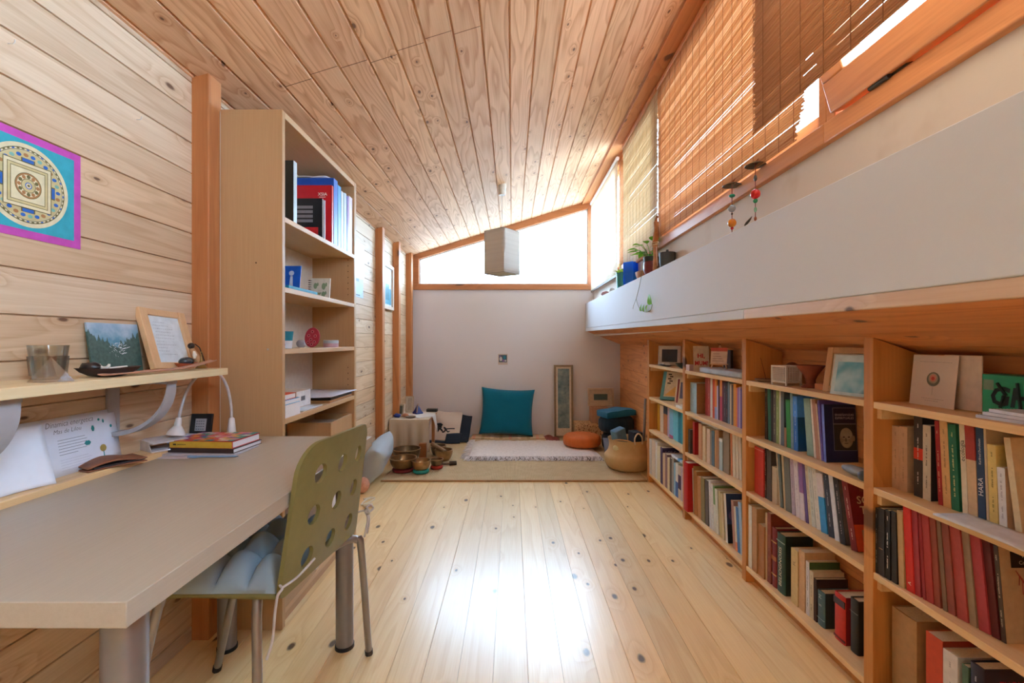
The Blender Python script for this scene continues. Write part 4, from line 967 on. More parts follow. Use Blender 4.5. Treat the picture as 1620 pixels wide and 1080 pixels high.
MB().tube([c+Vector((.008,-.012,.058)), c+Vector((.012,-.014,.045)), c+Vector((.012,-.016,.034))], [.004,.007,.003], 10).build('wing', mat('#dcd6ca', .5), t)
MB().tube([c+Vector((.006,-.006,.083)), c+Vector((.014,.006,.07)), c+Vector((.018,.014,.045)), c+Vector((.022,.02,.02)), c+Vector((.02,.024,.004))], .0016, 6).build('cord', mat('#151515', .5), t)
MB().ball(c+Vector((.014,.018,.002)), .014, (1.3,1,.5), 14).build('base', mat('#a8794e', .5), t)
t = thing('brass_bell', 'small brass bell with a loop handle at the shelf end', 'bell', (-1.055, 1.555, SZ))
MB().lathe([(.0165,0), (.0168,.002), (.0125,.007), (.0085,.016), (.005,.024), (.0028,.03), (.0022,.045), (0,.046)], (-1.055,1.545,SZ), 22).build('body', mat('#9a7f4c', .35, .7), t)
MB().tube([(-1.055,1.545+.0045*math.cos(a),SZ+.050+.0055*math.sin(a)) for a in [2*PI*i/16 for i in range(16)]], .0014, 8, closed=True).build('loop', mat('#9a7f4c', .35, .7), t)

# mandala print on the wall
t = thing('mandala_print', 'magenta bordered teal mandala print on the left wall', 'poster', (XL+.002, 1.107, 1.35))
cy, cz = 1.107, 1.478; X = XL+.0018
mb = MB()
def fl(x, y0, y1, z0, z1, k): mb.quad((x,y0,z0), (x,y1,z0), (x,y1,z1), (x,y0,z1), k)
mb.box(XL+.0005, X, cy-.136, cy+.136, cz-.127, cz+.127, 0)
e = .0003
fl(X+e, cy-.117, cy+.117, cz-.108, cz+.108, 1)
A, B = (0,1,0), (0,0,1)
mb.disc((X+2*e,cy,cz), .1, A, B, 64, 2); mb.ring((X+3*e,cy,cz), .083, .0845, A, B, 64, 3); mb.ring((X+3*e,cy,cz), .088, .090, A, B, 64, 3); mb.disc((X+3*e,cy,cz), .082, A, B, 64, 4)
for k in range(48):
    a = 2*PI*k/48; c_ = Vector((X+3.5*e, cy+.0865*math.cos(a), cz+.0865*math.sin(a))); d = Vector((0,math.cos(a),math.sin(a))); s = Vector((0,-math.sin(a),math.cos(a)))
    mb.quad(c_+d*.0015+s*.003, c_+d*.0015-s*.003, c_-d*.0015-s*.003, c_-d*.0015+s*.003, 3 if k % 3 else 5)
for k in range(28):
    a = 2*PI*(k+.3)/28; mb.disc((X+4*e, cy+.073*math.cos(a), cz+.073*math.sin(a)), .006, A, B, 10, (5, 6, 5, 7)[k % 4], .0045)
for r, k in ((.056,3), (.054,2), (.047,3), (.0455,4), (.040,3), (.0385,2)):
    e2 = X+(4.5+(.06-r)*60)*e
    fl(e2, cy-r, cy+r, cz-r, cz+r, k)
    if r == .056:
        for dy, dz in ((1,0), (-1,0), (0,1), (0,-1)):
            fl(e2, cy+dy*.060-(.016 if dz else .005), cy+dy*.060+(.016 if dz else .005), cz+dz*.060-(.016 if dy else .005), cz+dz*.060+(.016 if dy else .005), 3)
            fl(e2+e*.5, cy+dy*.0605-(.013 if dz else .004), cy+dy*.0605+(.013 if dz else .004), cz+dz*.0605-(.013 if dy else .004), cz+dz*.0605+(.013 if dy else .004), 5)
for r, k in ((.031,3), (.0295,7), (.026,2), (.017,3), (.0155,4), (.008,5), (.006,2), (.003,3)):
    mb.disc((X+(6.5+(.04-r)*60)*e, cy, cz), r, A, B, 36, k)
for k in range(12):
    a = 2*PI*k/12; mb.disc((X+8*e, cy+.0215*math.cos(a), cz+.0215*math.sin(a)), .0045, A, B, 10, 3 if k % 2 else 7)
mb.build('sheet', [mat('#c04fae', .7), mat('#37a4b6', .7), mat('#ddd3ae', .6), mat('#6a6238', .6), mat('#c9bb88', .6), mat('#2f66b8', .6), mat('#7db3a6', .6), mat('#a87848', .6)], t, flat=True)
for i, (px, py) in enumerate(((14,69), (217,189))):
    Y = F*1.178/(810-px); z = H-(py-540)*Y/F
    tag(MB().tube([(XL-.002,Y,z), (XL+.012,Y,z), (XL+.016,Y,z+.004), (XL+.016,Y,z+.010)], .0013, 6).build('wall_hook', mat('#e2e0dc', .4, .3)), ['small white wall hook above the mandala print', 'small white wall hook high near the wooden post'][i], 'hook')

# papers and things on the narrow board
NZ = .7552
def paper(name, label, fn, nu=14, nv=8, mats=PAPER, th=.0006, cat='paper', deco=None, group=None):
    t = thing(name, label, cat, fn(.5, 0), group)
    o = MB().grid(fn, nu, nv).build('sheet', mats, t)
    s = o.modifiers.new('s', 'SOLIDIFY'); s.thickness = th; s.offset = 0
    if deco: deco(t)
    return t
PS = [(1.045,1.342), .165]
def poster(u, v): return Vector((-1.150-.024*v+.0, 1.045+.297*u, NZ+.148*v))
def pdeco(t):
    N = Vector((.148,0,.024)).normalized(); ay = Vector((-.024,0,.148)).normalized()
    def at(y, v): return Vector((-1.150-.024*v, y, NZ+.148*v))+N*.0006
    mb = MB()
    mb.text('Dinamica energetica', .02, at(1.205,.84), (0,1,0), ay, 0, shear=.3, width=.13, bold=-.012); mb.text('Mas de Lilou', .016, at(1.195,.72), (0,1,0), ay, 0, shear=.3, width=.075, bold=-.012)
    r = random.Random(3)
    for i in range(6):
        p = at(1.165,.60-.05*i); l = [.075,.08,.078,.082,.076,.05][i]
        mb.quad(p, p+Vector((0,l,0)), p+Vector((0,l,0))+ay*.0011, p+ay*.0011, 1)
    for i in range(5):
        p = at(1.165,.26-.045*i); l = r.uniform(.07,.1); mb.quad(p, p+Vector((0,l,0)), p+Vector((0,l,0))+ay*.0006, p+ay*.0006, 2)
    for (y, v, a, b) in ((1.287,.84,.004,.004), (1.300,.80,.003,.006), (1.322,.68,.004,.005), (1.266,.70,.005,.009), (1.245,.46,.010,.007)):
        mb.disc(at(y,v), a, (0,1,0), ay, 6, 3, b)
    c0 = at(1.288,.30); mb.disc(c0, .010, (0,1,0), ay, 18, 4, .010); mb.quad(at(1.2865,.02), at(1.2895,.02), at(1.2895,.26), at(1.2865,.26), 3)
    mb.build('print', [mat('#3a3d48', .7), mat('#6d7684', .7), mat('#a9b0c0', .7), mat('#2f8f92', .7), mat('#a58c4c', .7)], t, flat=True)
paper('poster_sheet', 'white flyer with handwriting heading and green shapes behind the desk', poster, 10, 6, mat('#dfe4f2', .7, var=.01), deco=pdeco, cat='flyer')
def sheet2(u, v):
    c = max(0, u-.6)
    return Vector((-1.128-.024*v+.14*c*c*(1.15-v)+.003*math.sin(u*5+v*2), .812+.297*u-.012*c*(1-v), NZ+.001+.145*v-.004*u*v))
paper('paper_sheet', 'curling white sheet in front of the flyer behind the desk', sheet2, 24, 16, mat('#e4e9f5', .7, var=.01))
# wallet
t = thing('wallet', 'worn brown leather wallet lying before the flyer', 'wallet', (-1.125, 1.29, NZ))
mb = MB(); mb.m = Matrix.Translation((-1.118, 1.27, NZ)) @ Matrix.Rotation(math.radians(68), 4, 'Z')
def wal(top):
    def f(u, v):
        x = -.07+.14*u; y = -.036+.072*v
        return Vector((x, y, (.010+.010*math.sin(PI*min(1, u*1.2))+.004*v if top else .003+.002*math.sin(u*4))))
    return f
mb.grid(wal(True), 14, 6).grid(wal(False), 14, 6)
o = mb.build('leather', mat('#8a5840', .55, var=.15, vs=30, bump=.3), t); s_ = o.modifiers.new('s', 'SOLIDIFY'); s_.thickness = .003
mb = MB(); mb.m = Matrix.Translation((-1.118, 1.27, NZ)) @ Matrix.Rotation(math.radians(68), 4, 'Z'); mb.box(-.055, .066, -.034, .034, .005, .0095); mb.build('lining', mat('#2c2a2e', .6), t)
# folded notepad
t = thing('notepad', 'small white notepad with open folded cover behind the desk', 'notepad', (-1.13, 1.46, NZ))
mb = MB(); mb.m = Matrix.Translation((-1.125, 1.47, NZ)) @ Matrix.Rotation(math.radians(60), 4, 'Z')
mb.prism([(-.05,-.045,0), (-.05,.045,0), (-.05,.045,.022), (-.05,-.02,.030)], (.0015,0,0)); mb.box(-.05, .05, -.045, .04, 0, .004)
mb.hexa([(-.05,-.05,.026), (.05,-.05,.026), (.05,.045,.022), (-.05,.045,.022), (-.05,-.05,.030), (.05,-.05,.030), (.05,.045,.034), (-.05,.045,.034)])
mb.build('pad', mat('#d3cdd0', .7), t, bevel=.0008)
slab('white_booklet', -1.165, -1.10, 1.535, 1.60, NZ, NZ+.022, mat('#c2cdea', .6), 'pale blue white booklet standing behind the book stack', 'booklet')
# black square plaque leaning on the post
t = thing('black_plaque', 'small black square plaque with silver writing against the post', 'plaque', (-1.135, 1.655, NZ))
M_ = Matrix.Translation((-1.135, 1.652, NZ)) @ Matrix.Rotation(math.radians(-10), 4, 'X')
mb = MB(); mb.m = M_; mb.box(-.038, .038, 0, .010, 0, .082); mb.build('board', mat('#1d1f24', .5), t, bevel=.001)
mb = MB(); mb.m = M_; mb.box(-.020, .020, -.0008, 0, .020, .064)
for i in range(4):
    for j in range(4): mb.quad((-.016+.008*j,-.0012,.025+.0095*i), (-.0105+.008*j,-.0012,.025+.0095*i), (-.0105+.008*j,-.0012,.0275+.0095*i), (-.016+.008*j,-.0012,.0275+.0095*i), 1)
mb.build('silver_print', [mat('#a9b4c0', .4, .3), mat('#4a5562', .5)], t, flat=True)
# desk lamp: white gooseneck
t = thing('desk_lamp', 'white gooseneck desk lamp arching over the desk end', 'lamp', (-1.03, 1.655, DZ))
WP = mat('#d8d5d6', .3, var=.01)
bx, by = -1.018, 1.652
MB().lathe([(.055,0), (.057,.004), (.050,.012), (.02,.016), (0,.017)], (bx-.0, by, DZ), 36, sx=1.0, sy=1.0).build('base', WP, t)
MB().lathe([(.0165,.014), (.014,.04), (.010,.08), (.0055,.085), (0,.086)], (bx,by,DZ), 24).build('stem', WP, t)
p0 = Vector((bx,by,DZ+.083)); p3 = Vector((-1.098,1.50,.845))
pts = []
for i in range(31):
    u = i/30
    c1 = p0+Vector((-.004,.004,.235)); c2 = p3+Vector((.012,.03,.205))
    pts.append(p0*(1-u)**3+c1*3*u*(1-u)**2+c2*3*u*u*(1-u)+p3*u**3)
MB().tube(pts, .0048, 12).build('gooseneck', mat('#c4c2c6', .35, .2), t)
hd = (p3-pts[-2]).normalized()
q = hd.to_track_quat('Z', 'Y').to_matrix().to_4x4()
mb = MB(); mb.m = Matrix.Translation(p3) @ q
mb.lathe([(0,-.006), (.008,-.004), (.010,.012), (.0105,.022), (.014,.026), (.024,.042), (.028,.052), (.0265,.052), (.012,.028), (0,.026)], (0,0,0), 28)
mb.build('lamp_head', WP, t)
# books lying on the desk end
def coloured(mb, ms, w, d, h):
    r = random.Random(5); cols = ['#c8343c', '#2f4fae', '#e0a83a', '#7a3f92', '#e08aa0', '#2f8f84', '#d86030', '#d9d2c8']
    b = len(ms); ms += [mat(c, .35) for c in cols]
    nx, ny = 9, 7
    for i in range(nx):
        for j in range(ny):
            x0 = -w+2*w*i/nx; x1 = -w+2*w*(i+1)/nx; y0 = -d+2*d*j/ny; y1 = -d+2*d*(j+1)/ny
            ox, oy = r.uniform(-.006,.006), r.uniform(-.005,.005)
            k = b+r.randrange(len(cols)); z = h+.0003+.00004*(i*ny+j)
            q = [(max(-w,min(w,x0+ox)), max(-d,min(d,y0+oy)), z), (min(w,x1+r.uniform(0,.01)), max(-d,min(d,y0-oy)), z), (min(w,x1), min(d,y1+oy), z), (max(-w,x0), min(d,y1), z)]
            mb.add(q, [(0,1,2,3)], k)
    ms.append(mat('#c9a238', .5)); mb.box(-w-.0004, w*.985, -d-.0006, -d+.0002, .001, h-.001, len(ms)-1)
    ms.append(mat('#2a2622', .5)); mb.box(-w+.012, -w+.022, -d-.001, -d-.0006, h*.4, h*.6, len(ms)-1); mb.box(-w+.026, -w+.055, -d-.001, -d-.0006, h*.46, h*.54, len(ms)-1)
flatbook(-1.088, -.878, 1.445, 1.585, DZ+.0212, .022, '#c93a3c', 'bright patchwork-covered book with yellow spine on the desk', pages='#e4e4ea', rot=-4, extra=coloured)
flatbook(-1.090, -.872, 1.44, 1.585, DZ+.0072, .0138, '#3a2c2a', 'dark brown book under the patchwork-covered book on the desk', pages='#e0e0e6', rot=-4)
slab('ruler', -1.105, -.87, 1.425, 1.565, DZ+.0002, DZ+.0070, mat('#b9b3bb', .3), 'pale grey flat case lying under the two books on the desk', 'case')
tag(MB().tube([(-1.0,1.405,DZ+.0045), (-.975,1.406,DZ+.0045), (-.972,1.406,DZ+.0045), (-.86,1.41,DZ+.0045), (-.848,1.411,DZ+.0045)], [.0042,.0042,.003,.003,.0008], 10).build('pen', mat('#7f9cc0', .3)), 'blue-grey pen lying before the books on the desk', 'pen')
tag(MB().box(-1.09, -.995, 1.398, 1.418, DZ+.0001, DZ+.0022).build('plastic_ruler', mat('#d4c4cc', .3)), 'thin pale ruler lying before the books on the desk', 'ruler')

# ------------------------------------------------------------------ chair
ch = thing('chair', 'olive green chair with round holes in its back at the desk', 'chair', (-.76, 1.39, 0))
CSC = .915
def csc(p): return Vector((p[0]*CSC, p[1]*CSC, H+(p[2]-H)*CSC))
nb_, fb_, nt__, ft__ = csc((-.615,1.18,.425)), csc((-.560,1.60,.432)), csc((-.555,1.18,.828)), csc((-.515,1.60,.818))
W_, H_ = .424*CSC, .402*CSC
def bp(u, v, off=0):
    p = (nb_*(1-u)+fb_*u)*(1-v)+(nt__*(1-u)+ft__*u)*v
    bend = .018*(1-(2*u-1)**2)*(.3+.7*v)
    return p+Vector((bend+off, 0, 0))
def rr_outline(r_near, r_far, n=8):
    pts = []
    def arc(cx, cy, r, a0, a1):
        for i in range(n+1):
            a = a0+(a1-a0)*i/n; pts.append((cx+r*math.cos(a), cy+r*math.sin(a)))
    arc(W_-.02, .02, .02, -PI/2, 0); arc(W_-r_far, H_-r_far, r_far, 0, PI/2); arc(r_near, H_-r_near, r_near, PI/2, PI); arc(.02, .02, .02, PI, 1.5*PI)
    return pts
out_ = rr_outline(.075, .055)
holes = []
for v in (.175, .47, .76):
    for u in (.235, .52, .81):
        holes.append([(u*W_+.0255*math.cos(a), v*H_+.0255*math.sin(a)) for a in [2*PI*i/24 for i in range(24)]])
pts2 = [Vector(p) for p in out_]; edges = [(i, (i+1) % len(out_)) for i in range(len(out_))]
for hl in holes:
    b = len(pts2); pts2 += [Vector(p) for p in hl]; edges += [(b+i, b+(i+1) % len(hl)) for i in range(len(hl))]
for i in range(1, 16):
    for j in range(1, 15):
        q = Vector((W_*i/16, H_*j/15))
        if all((q-Vector((sum(p[0] for p in hl)/24, sum(p[1] for p in hl)/24))).length > .031 for hl in holes) and .012 < q.x < W_-.012: 
            if not (q.y > H_-.08 and (q.x < .08 or q.x > W_-.06)): pts2.append(q)
vs2, ed2, fa2, *_ = delaunay_2d_cdt(pts2, edges, [], 1, 1e-6)
mb = MB(); n2 = len(vs2)
fr = [bp(v.x/W_, v.y/H_, 0) for v in vs2]; bk = [bp(v.x/W_, v.y/H_, .010) for v in vs2]
hc = [Vector((sum(p[0] for p in hl)/24, sum(p[1] for p in hl)/24)) for hl in holes]
tri = []
for f in fa2:
    c = sum((vs2[i] for i in f), Vector((0,0)))/len(f)
    if min((c-q).length for q in hc) > .0252: tri.append(tuple(f))
from collections import Counter
cnt = Counter()
for f in tri:
    for i in range(len(f)): cnt[(f[i], f[(i+1) % len(f)])] += 1
fs = [f for f in tri]+[tuple(n2+i for i in f[::-1]) for f in tri]
for (a, b) in list(cnt):
    if (b, a) not in cnt: fs.append((a, n2+a, n2+b, b))
mb.add(fr+bk, fs)
OLIVE = mat('#7c7647', .42, spec=.45, var=.03)
mb.build('backrest', OLIVE, ch, ang=45)
# seat shell
SX0, SX1, SY0, SY1, SZ_ = -.868, -.556, 1.085, 1.462, .484
def seat(u, v):      # u near->far, v back->front
    b = nb_*(1-u)+fb_*u
    fx = SX0+.03*(2*u-1)**4
    x = b.x+(fx-b.x)*v; y = SY0+(SY1-SY0)*u+(.012 if u < .5 else -.012)*v
    return Vector((x, y, SZ_-.006*math.sin(PI*u)-.014*max(0, v-.8)*2))
o = MB().grid(seat, 14, 14).build('seat', OLIVE, ch); s_ = o.modifiers.new('s', 'SOLIDIFY'); s_.thickness = .013; s_.offset = 1
CHROME = mat('#9a9696', .32, .85, var=.02)
def smooth(pl, n=6):
    out = []
    pl = [Vector(p) for p in pl]
    for i in range(len(pl)-1):
        p0 = pl[max(0,i-1)]; p1 = pl[i]; p2 = pl[i+1]; p3 = pl[min(len(pl)-1,i+2)]
        for k in range(n):
            t_ = k/n
            out.append(.5*((2*p1)+(-p0+p2)*t_+(2*p0-5*p1+4*p2-p3)*t_*t_+(-p0+3*p1-3*p2+p3)*t_**3))
    out.append(pl[-1]); return out
LEGS = [[(-.66,1.17,.470), (-.640,1.145,.466), (-.632,1.128,.44), (-.628,1.12,.38), (-.600,1.08,.008)],
        [(-.56,1.40,.458), (-.525,1.44,.470), (-.498,1.465,.462), (-.488,1.475,.42), (-.503,1.60,.008)],
        [(-.80,1.17,.470), (-.85,1.15,.468), (-.885,1.135,.43), (-.955,1.10,.008)], [(-.80,1.41,.458), (-.835,1.425,.452), (-.85,1.43,.42), (-.985,1.52,.008)]]
for p in LEGS:
    l = MB().tube(smooth(p), .0115, 14).build('leg', CHROME, ch)
    e = Vector(p[-1]); d = (Vector(p[-1])-Vector(p[-2])).normalized()
    MB().cyl(e-d*.012, e+d*.006, .0135, n=14).build('foot_cap', mat('#2a2628', .6), l)
MB().tube([(-.66,1.17,.470), (-.60,1.40,.470)], .010, 12).tube([(-.80,1.17,.470), (-.80,1.41,.470)], .010, 12).tube([(-.66,1.17,.470), (-.80,1.17,.470)], .010, 12).tube([(-.60,1.40,.470), (-.80,1.41,.470)], .010, 12).build('seat_frame', CHROME, ch)
# tufted cushion
t = thing('seat_cushion', 'tufted blue-grey seat cushion tied to the olive chair', 'cushion', (-.72, 1.27, .485))
x0, x1, y0, y1 = -.872, -.560, 1.088, 1.468
def cush(u, v, top):
    x = x0+(x1-x0)*u; y = y0+(y1-y0)*v
    a, b = 2*u-1, 2*v-1
    e = ((1-abs(a)**4)*(1-abs(b)**4))**.42
    tu = (abs(math.sin(PI*u*4))*abs(math.sin(PI*v*4)))**.5
    h = e*(.030+.058*tu)
    x += -.012*a*(abs(b)**2)*0; 
    return Vector((x, y, .497+(h if top else -.011*e)))
N_ = 56
mb = MB().grid(lambda u, v: cush(u, v, True), N_, N_).grid(lambda u, v: cush(u, v, False), N_, N_, flip=True)
mb.build('cushion', fabric('cushion_blue', '#a3b4be', '#8a9ca8', 420, big=20), t, ang=80, merge=True)
TIE = mat('#c4bfc0', .8)
def cs(l): return [csc(p) for p in l]
MB().tube(smooth(cs([(-.612,1.20,.46), (-.600,1.178,.468), (-.590,1.168,.465), (-.598,1.160,.45), (-.606,1.162,.40), (-.612,1.164,.34), (-.625,1.160,.29)])), .0032, 8).tube(smooth(cs([(-.590,1.170,.468), (-.565,1.20,.480), (-.546,1.26,.50)])), .003, 8).build('tie', TIE, t)
fc = csc((-.520,1.605,.505))
mb = MB().tube(smooth(cs([(-.60,1.595,.46), (-.565,1.608,.49)])+[fc]), .0032, 8)
for k in range(2):
    q = (-1)**k
    mb.tube(smooth([fc, fc+Vector((.012,q*.014,.012)), fc+Vector((.022,q*.020,.0)), fc+Vector((.012,q*.010,-.008)), fc]), .0032, 8)
    mb.tube(smooth([fc, fc+Vector((.012,q*.006,-.022)), fc+Vector((.010,q*.012,-.05)), fc+Vector((.004,q*.014,-.08))]), .003, 8)
mb.build('tie', TIE, t)
# ------------------------------------------------------------------ rugs and the sitting corner
m_, nt_, b_ = newmat('jute_weave')
tc = nt_.n('ShaderNodeTexCoord').outputs['Object']
w1 = nt_.n('ShaderNodeTexWave', bands_direction='X'); w2 = nt_.n('ShaderNodeTexWave', bands_direction='Y')
for w, s_ in ((w1, 24), (w2, 18)): nt_.set(w.inputs['Vector'], tc); w.inputs['Scale'].default_value = s_; w.inputs['Distortion'].default_value = 2.5; w.inputs['Detail'].default_value = 2
f = nt_.m('MULTIPLY', w1.outputs['Fac'], w2.outputs['Fac'])
c = nt_.mix(nt_.m('ADD', nt_.m('MULTIPLY', f, .7), nt_.m('MULTIPLY', nt_.noise(tc, 14, 3), .5), clamp=True), lin('#b39870'), lin('#e6d3ae'))
nt_.set(b_.inputs['Base Color'], c); b_.inputs['Roughness'].default_value = .95; nt_.bump(f, .8, .006, b_)
JUTE = m_
t = thing('jute_rug', 'large woven jute rug on the floor before the back wall', 'rug', (0, 4.2, 0))
MB().box(-1.03, 1.06, 3.58, 4.82, .0005, .011).build('rug', JUTE, t, bevel=.002)
MB().box(-1.03, 1.06, 3.566, 3.582, .0005, .0125).build('border', mat('#a8835c', .95, bump=.5), t, bevel=.002)
# white shaggy rug
def h2(x, y): return mnoise.noise(Vector((x*60, y*60, 0)))*.004+mnoise.noise(Vector((x*22, y*22, 4)))*.004
t = thing('white_rug', 'white shaggy sheepskin-like rug with fringed ends on the jute rug', 'rug', (.2, 4.6, .011))
rx0, rx1, ry0, ry1 = -.42, .83, 4.20, 4.95
def rugf(u, v):
    x = rx0+(rx1-rx0)*u+.012*math.sin(v*9); y = ry0+(ry1-ry0)*v+.012*math.sin(u*14)
    e = min(u, 1-u, v, 1-v)
    return Vector((x, y, .0125+(.022+h2(x, y))*min(1, e*18)))
MB().grid(rugf, 90, 60).build('pile', mat('#e0d8d6', .95, var=.05, bump=.6, bs=120), t, ang=80)
r = random.Random(2)
mb = MB(); mb2 = MB()
for i in range(760):
    x = rx0+(rx1-rx0)*r.random(); dark = r.random() < .3
    p = Vector((x, ry0+.03, .03)); q = Vector((x+r.uniform(-.02,.02), ry0-.012+r.uniform(-.012,.012), .026)); e = Vector((x+r.uniform(-.03,.03), ry0-.040+r.uniform(-.03,.02), .0145))
    (mb2 if dark else mb).tube([p, q, e], [.0042,.0036,.002], 4)
for i in range(90):
    y = ry0+(ry1-ry0)*r.random(); p = Vector((rx0+.02, y, .03)); e = Vector((rx0-.05+r.uniform(-.02,.02), y+r.uniform(-.03,.03), .0145))
    mb.tube([p, (p+e)/2+Vector((0,0,.006)), e], [.0035,.003,.0015], 4)
o = mb.build('fringe', mat('#d8d2d4', .95), t); o['kind'] = 'stuff'
o = mb2.build('dark_fringe', mat('#6b625e', .95), t); o['kind'] = 'stuff'; o['label'] = 'dark strands in the fringe'

def pillow(w, h, th, M, m, n=26, pinch=.07, p=3.2, wr=.0, seed=0):
    mb = MB(); mb.m = M
    def f(s):
        def g(u, v):
            a, b = 2*u-1, 2*v-1
            k = max(0, (1-abs(a)**p)*(1-abs(b)**p))**.5
            x = a*w/2*(1-pinch*(1-b*b)); y = b*h/2*(1-pinch*(1-a*a))
            z = s*th/2*k*(1+wr*mnoise.noise(Vector((a*2+seed, b*2, s)))*1.5)
            return Vector((x, y, z))
        return g
    return mb.grid(f(1), n, n).grid(f(-1), n, n, flip=True)
# folded mat and turquoise cushion
t = thing('folded_mat', 'cream striped folded mat under the turquoise cushion', 'mat', (-.02, 5.06, 0))
mb = MB().box(-.46, .375, 4.965, 5.17, .0005, .03); mb.build('lower_fold', fabric('mat_cream', '#d8c3a4', '#c4aa86', 200), t, bevel=.008)
mb = MB().box(-.45, .36, 4.975, 5.165, .0305, .048)
for i, c in enumerate((0, 1, 2, 1, 0, 2, 1, 0)): mb.box(-.44+.1*i, -.40+.1*i, 4.9745, 5.1655, .031, .0484, 1+c)
mb.build('upper_fold', [fabric('mat_cream', '#d8c3a4', '#c4aa86', 200), mat('#d9a58c', .9), mat('#b8a27c', .9), mat('#e2d2b8', .9)], t, bevel=.004)
t = thing('cushion', 'large square turquoise cushion leaning on the back wall', 'cushion', (-.06, 5.07, .05))
TURQ = fabric('turquoise_cloth', '#0a6f8c', '#085a76', 500, big=8)
M_ = Matrix.Translation((-.055, 5.08, .318)) @ Matrix.Rotation(math.radians(3), 4, 'Y') @ Matrix.Rotation(math.radians(78), 4, 'X')
pillow(.60, .52, .17, M_, TURQ, 34, .08, 3.2, .12, 1).build('cover', TURQ, t, ang=80, merge=True)
mb = MB()
o = tag(MB().grid(lambda u, v: Vector((.30+.22*u, 4.98+.16*v+.02*math.sin(u*6), .012+.028*math.sin(PI*u)*math.sin(PI*v)*(1+.5*math.sin(u*17+v*9)))), 24, 16).build('maroon_cloth', mat('#8a4a44', .9, var=.12)), 'crumpled maroon cloth between turquoise cushion and tall frame', 'cloth')
s_ = o.modifiers.new('s', 'SOLIDIFY'); s_.thickness = .01; s_.offset = -1

# frames at the back wall
m_, nt_, b_ = newmat('blue_abstract_print')
tc = nt_.n('ShaderNodeTexCoord').outputs['Object']
cc = nt_.mix(nt_.mr(nt_.noise(tc, 9, 5, .6), .35, .65, 0, 1), lin('#3f5f6c'), lin('#8fa0a0')); cc = nt_.mix(nt_.mr(nt_.noise(tc, 22, 3), .55, .7, 0, .6), cc, lin('#20505c'))
nt_.set(b_.inputs['Base Color'], cc); b_.inputs['Roughness'].default_value = .3
ABST = m_
def frame(name, label, M, w, h, fw, dpt, fm, mm, am, matw, cat='picture frame', matbot=None):
    t = thing(name, label, cat, M @ Vector((0,0,0)))
    mb = MB(); mb.m = M
    mb.box(-w/2, -w/2+fw, -dpt, 0, 0, h).box(w/2-fw, w/2, -dpt, 0, 0, h).box(-w/2+fw, w/2-fw, -dpt, 0, 0, fw).box(-w/2+fw, w/2-fw, -dpt, 0, h-fw, h)
    mb.build('frame', fm, t, bevel=.002)
    mb = MB(); mb.m = M; mb.box(-w/2+fw-.001, w/2-fw+.001, -dpt*.55, -.002, fw-.001, h-fw+.001); mb.build('mount', mm, t)
    mb = MB(); mb.m = M; b = matbot or matw
    mb.box(-w/2+fw+matw, w/2-fw-matw, -dpt*.55-.002, -dpt*.55, fw+b, h-fw-matw); mb.build('picture', am, t)
    return t
def Rx(x, y, z, a, rz=0): return Matrix.Translation((x, y, z)) @ Matrix.Rotation(math.radians(rz), 4, 'Z') @ Matrix.Rotation(math.radians(-a), 4, 'X')
frame('tall_framed_picture', 'tall narrow brown framed picture leaning on the back wall', Rx(.586, 5.155, .013, 3), .215, .82, .022, .025, mat('#86705a', .5, var=.1), mat('#d9c9ba', .8), ABST, .02, matbot=.085)
t = thing('patterned_box', 'speckled storage box on the floor right of the tall frame', 'box', (.86, 4.95, 0))
m_, nt_, b_ = newmat('speckled_card')
vo = nt_.n('ShaderNodeTexVoronoi'); nt_.set(vo.inputs['Vector'], nt_.n('ShaderNodeTexCoord').outputs['Object']); vo.inputs['Scale'].default_value = 55
nt_.set(b_.inputs['Base Color'], nt_.mix(nt_.m('LESS_THAN', vo.outputs['Distance'], .36), lin('#d9b48c'), lin('#8e5c3c'))); b_.inputs['Roughness'].default_value = .8
MB().box(.70, 1.06, 4.975, 5.16, .0005, .16).build('box_body', m_, t, bevel=.004); MB().box(.695, 1.065, 4.97, 5.165, .16, .205).build('lid', m_, t, bevel=.004)
slab('pale_box', .875, 1.06, 4.99, 5.16, .2055, .375, mat('#b98f78', .7), 'plain beige box standing on the speckled storage box', 'box')
m_, nt_, b_ = newmat('forest_dark_print')
wv = nt_.n('ShaderNodeTexWave', bands_direction='X'); wv.inputs['Scale'].default_value = 22; wv.inputs['Distortion'].default_value = 3; nt_.set(wv.inputs['Vector'], nt_.n('ShaderNodeTexCoord').outputs['Object'])
nt_.set(b_.inputs['Base Color'], nt_.mix(wv.outputs['Fac'], lin('#24393c'), lin('#5d7474')))
frame('framed_picture', 'white deep box frame with small dark picture on the beige box', Rx(.995, 5.125, .3755, 4), .285, .20, .018, .045, mat('#c9b29c', .6), mat('#cdb9a6', .8), m_, .048)
t = thing('wall_photo', 'small photo card stuck on the back wall above the cushion', 'photo', (-.104, YB, .83))
mb = MB().box(-.159, -.05, YB-.002, YB-.0002, .835, .957); mb.box(-.150, -.059, YB-.0024, YB-.002, .862, .946, 1)
for (x, z, a, b, k) in ((-.128,.90,.016,.026,2), (-.085,.915,.015,.024,3), (-.10,.88,.012,.016,4), (-.075,.88,.012,.012,2), (-.135,.93,.01,.01,4)): mb.disc((x, YB-.0026, z), a, (1,0,0), (0,0,1), 12, k, b)
mb.build('print', [mat('#c9b6ac', .6), mat('#4a5a66', .5), mat('#c9c4c4', .5), mat('#2a7f98', .5), mat('#8a6a9a', .5)], t, flat=True)

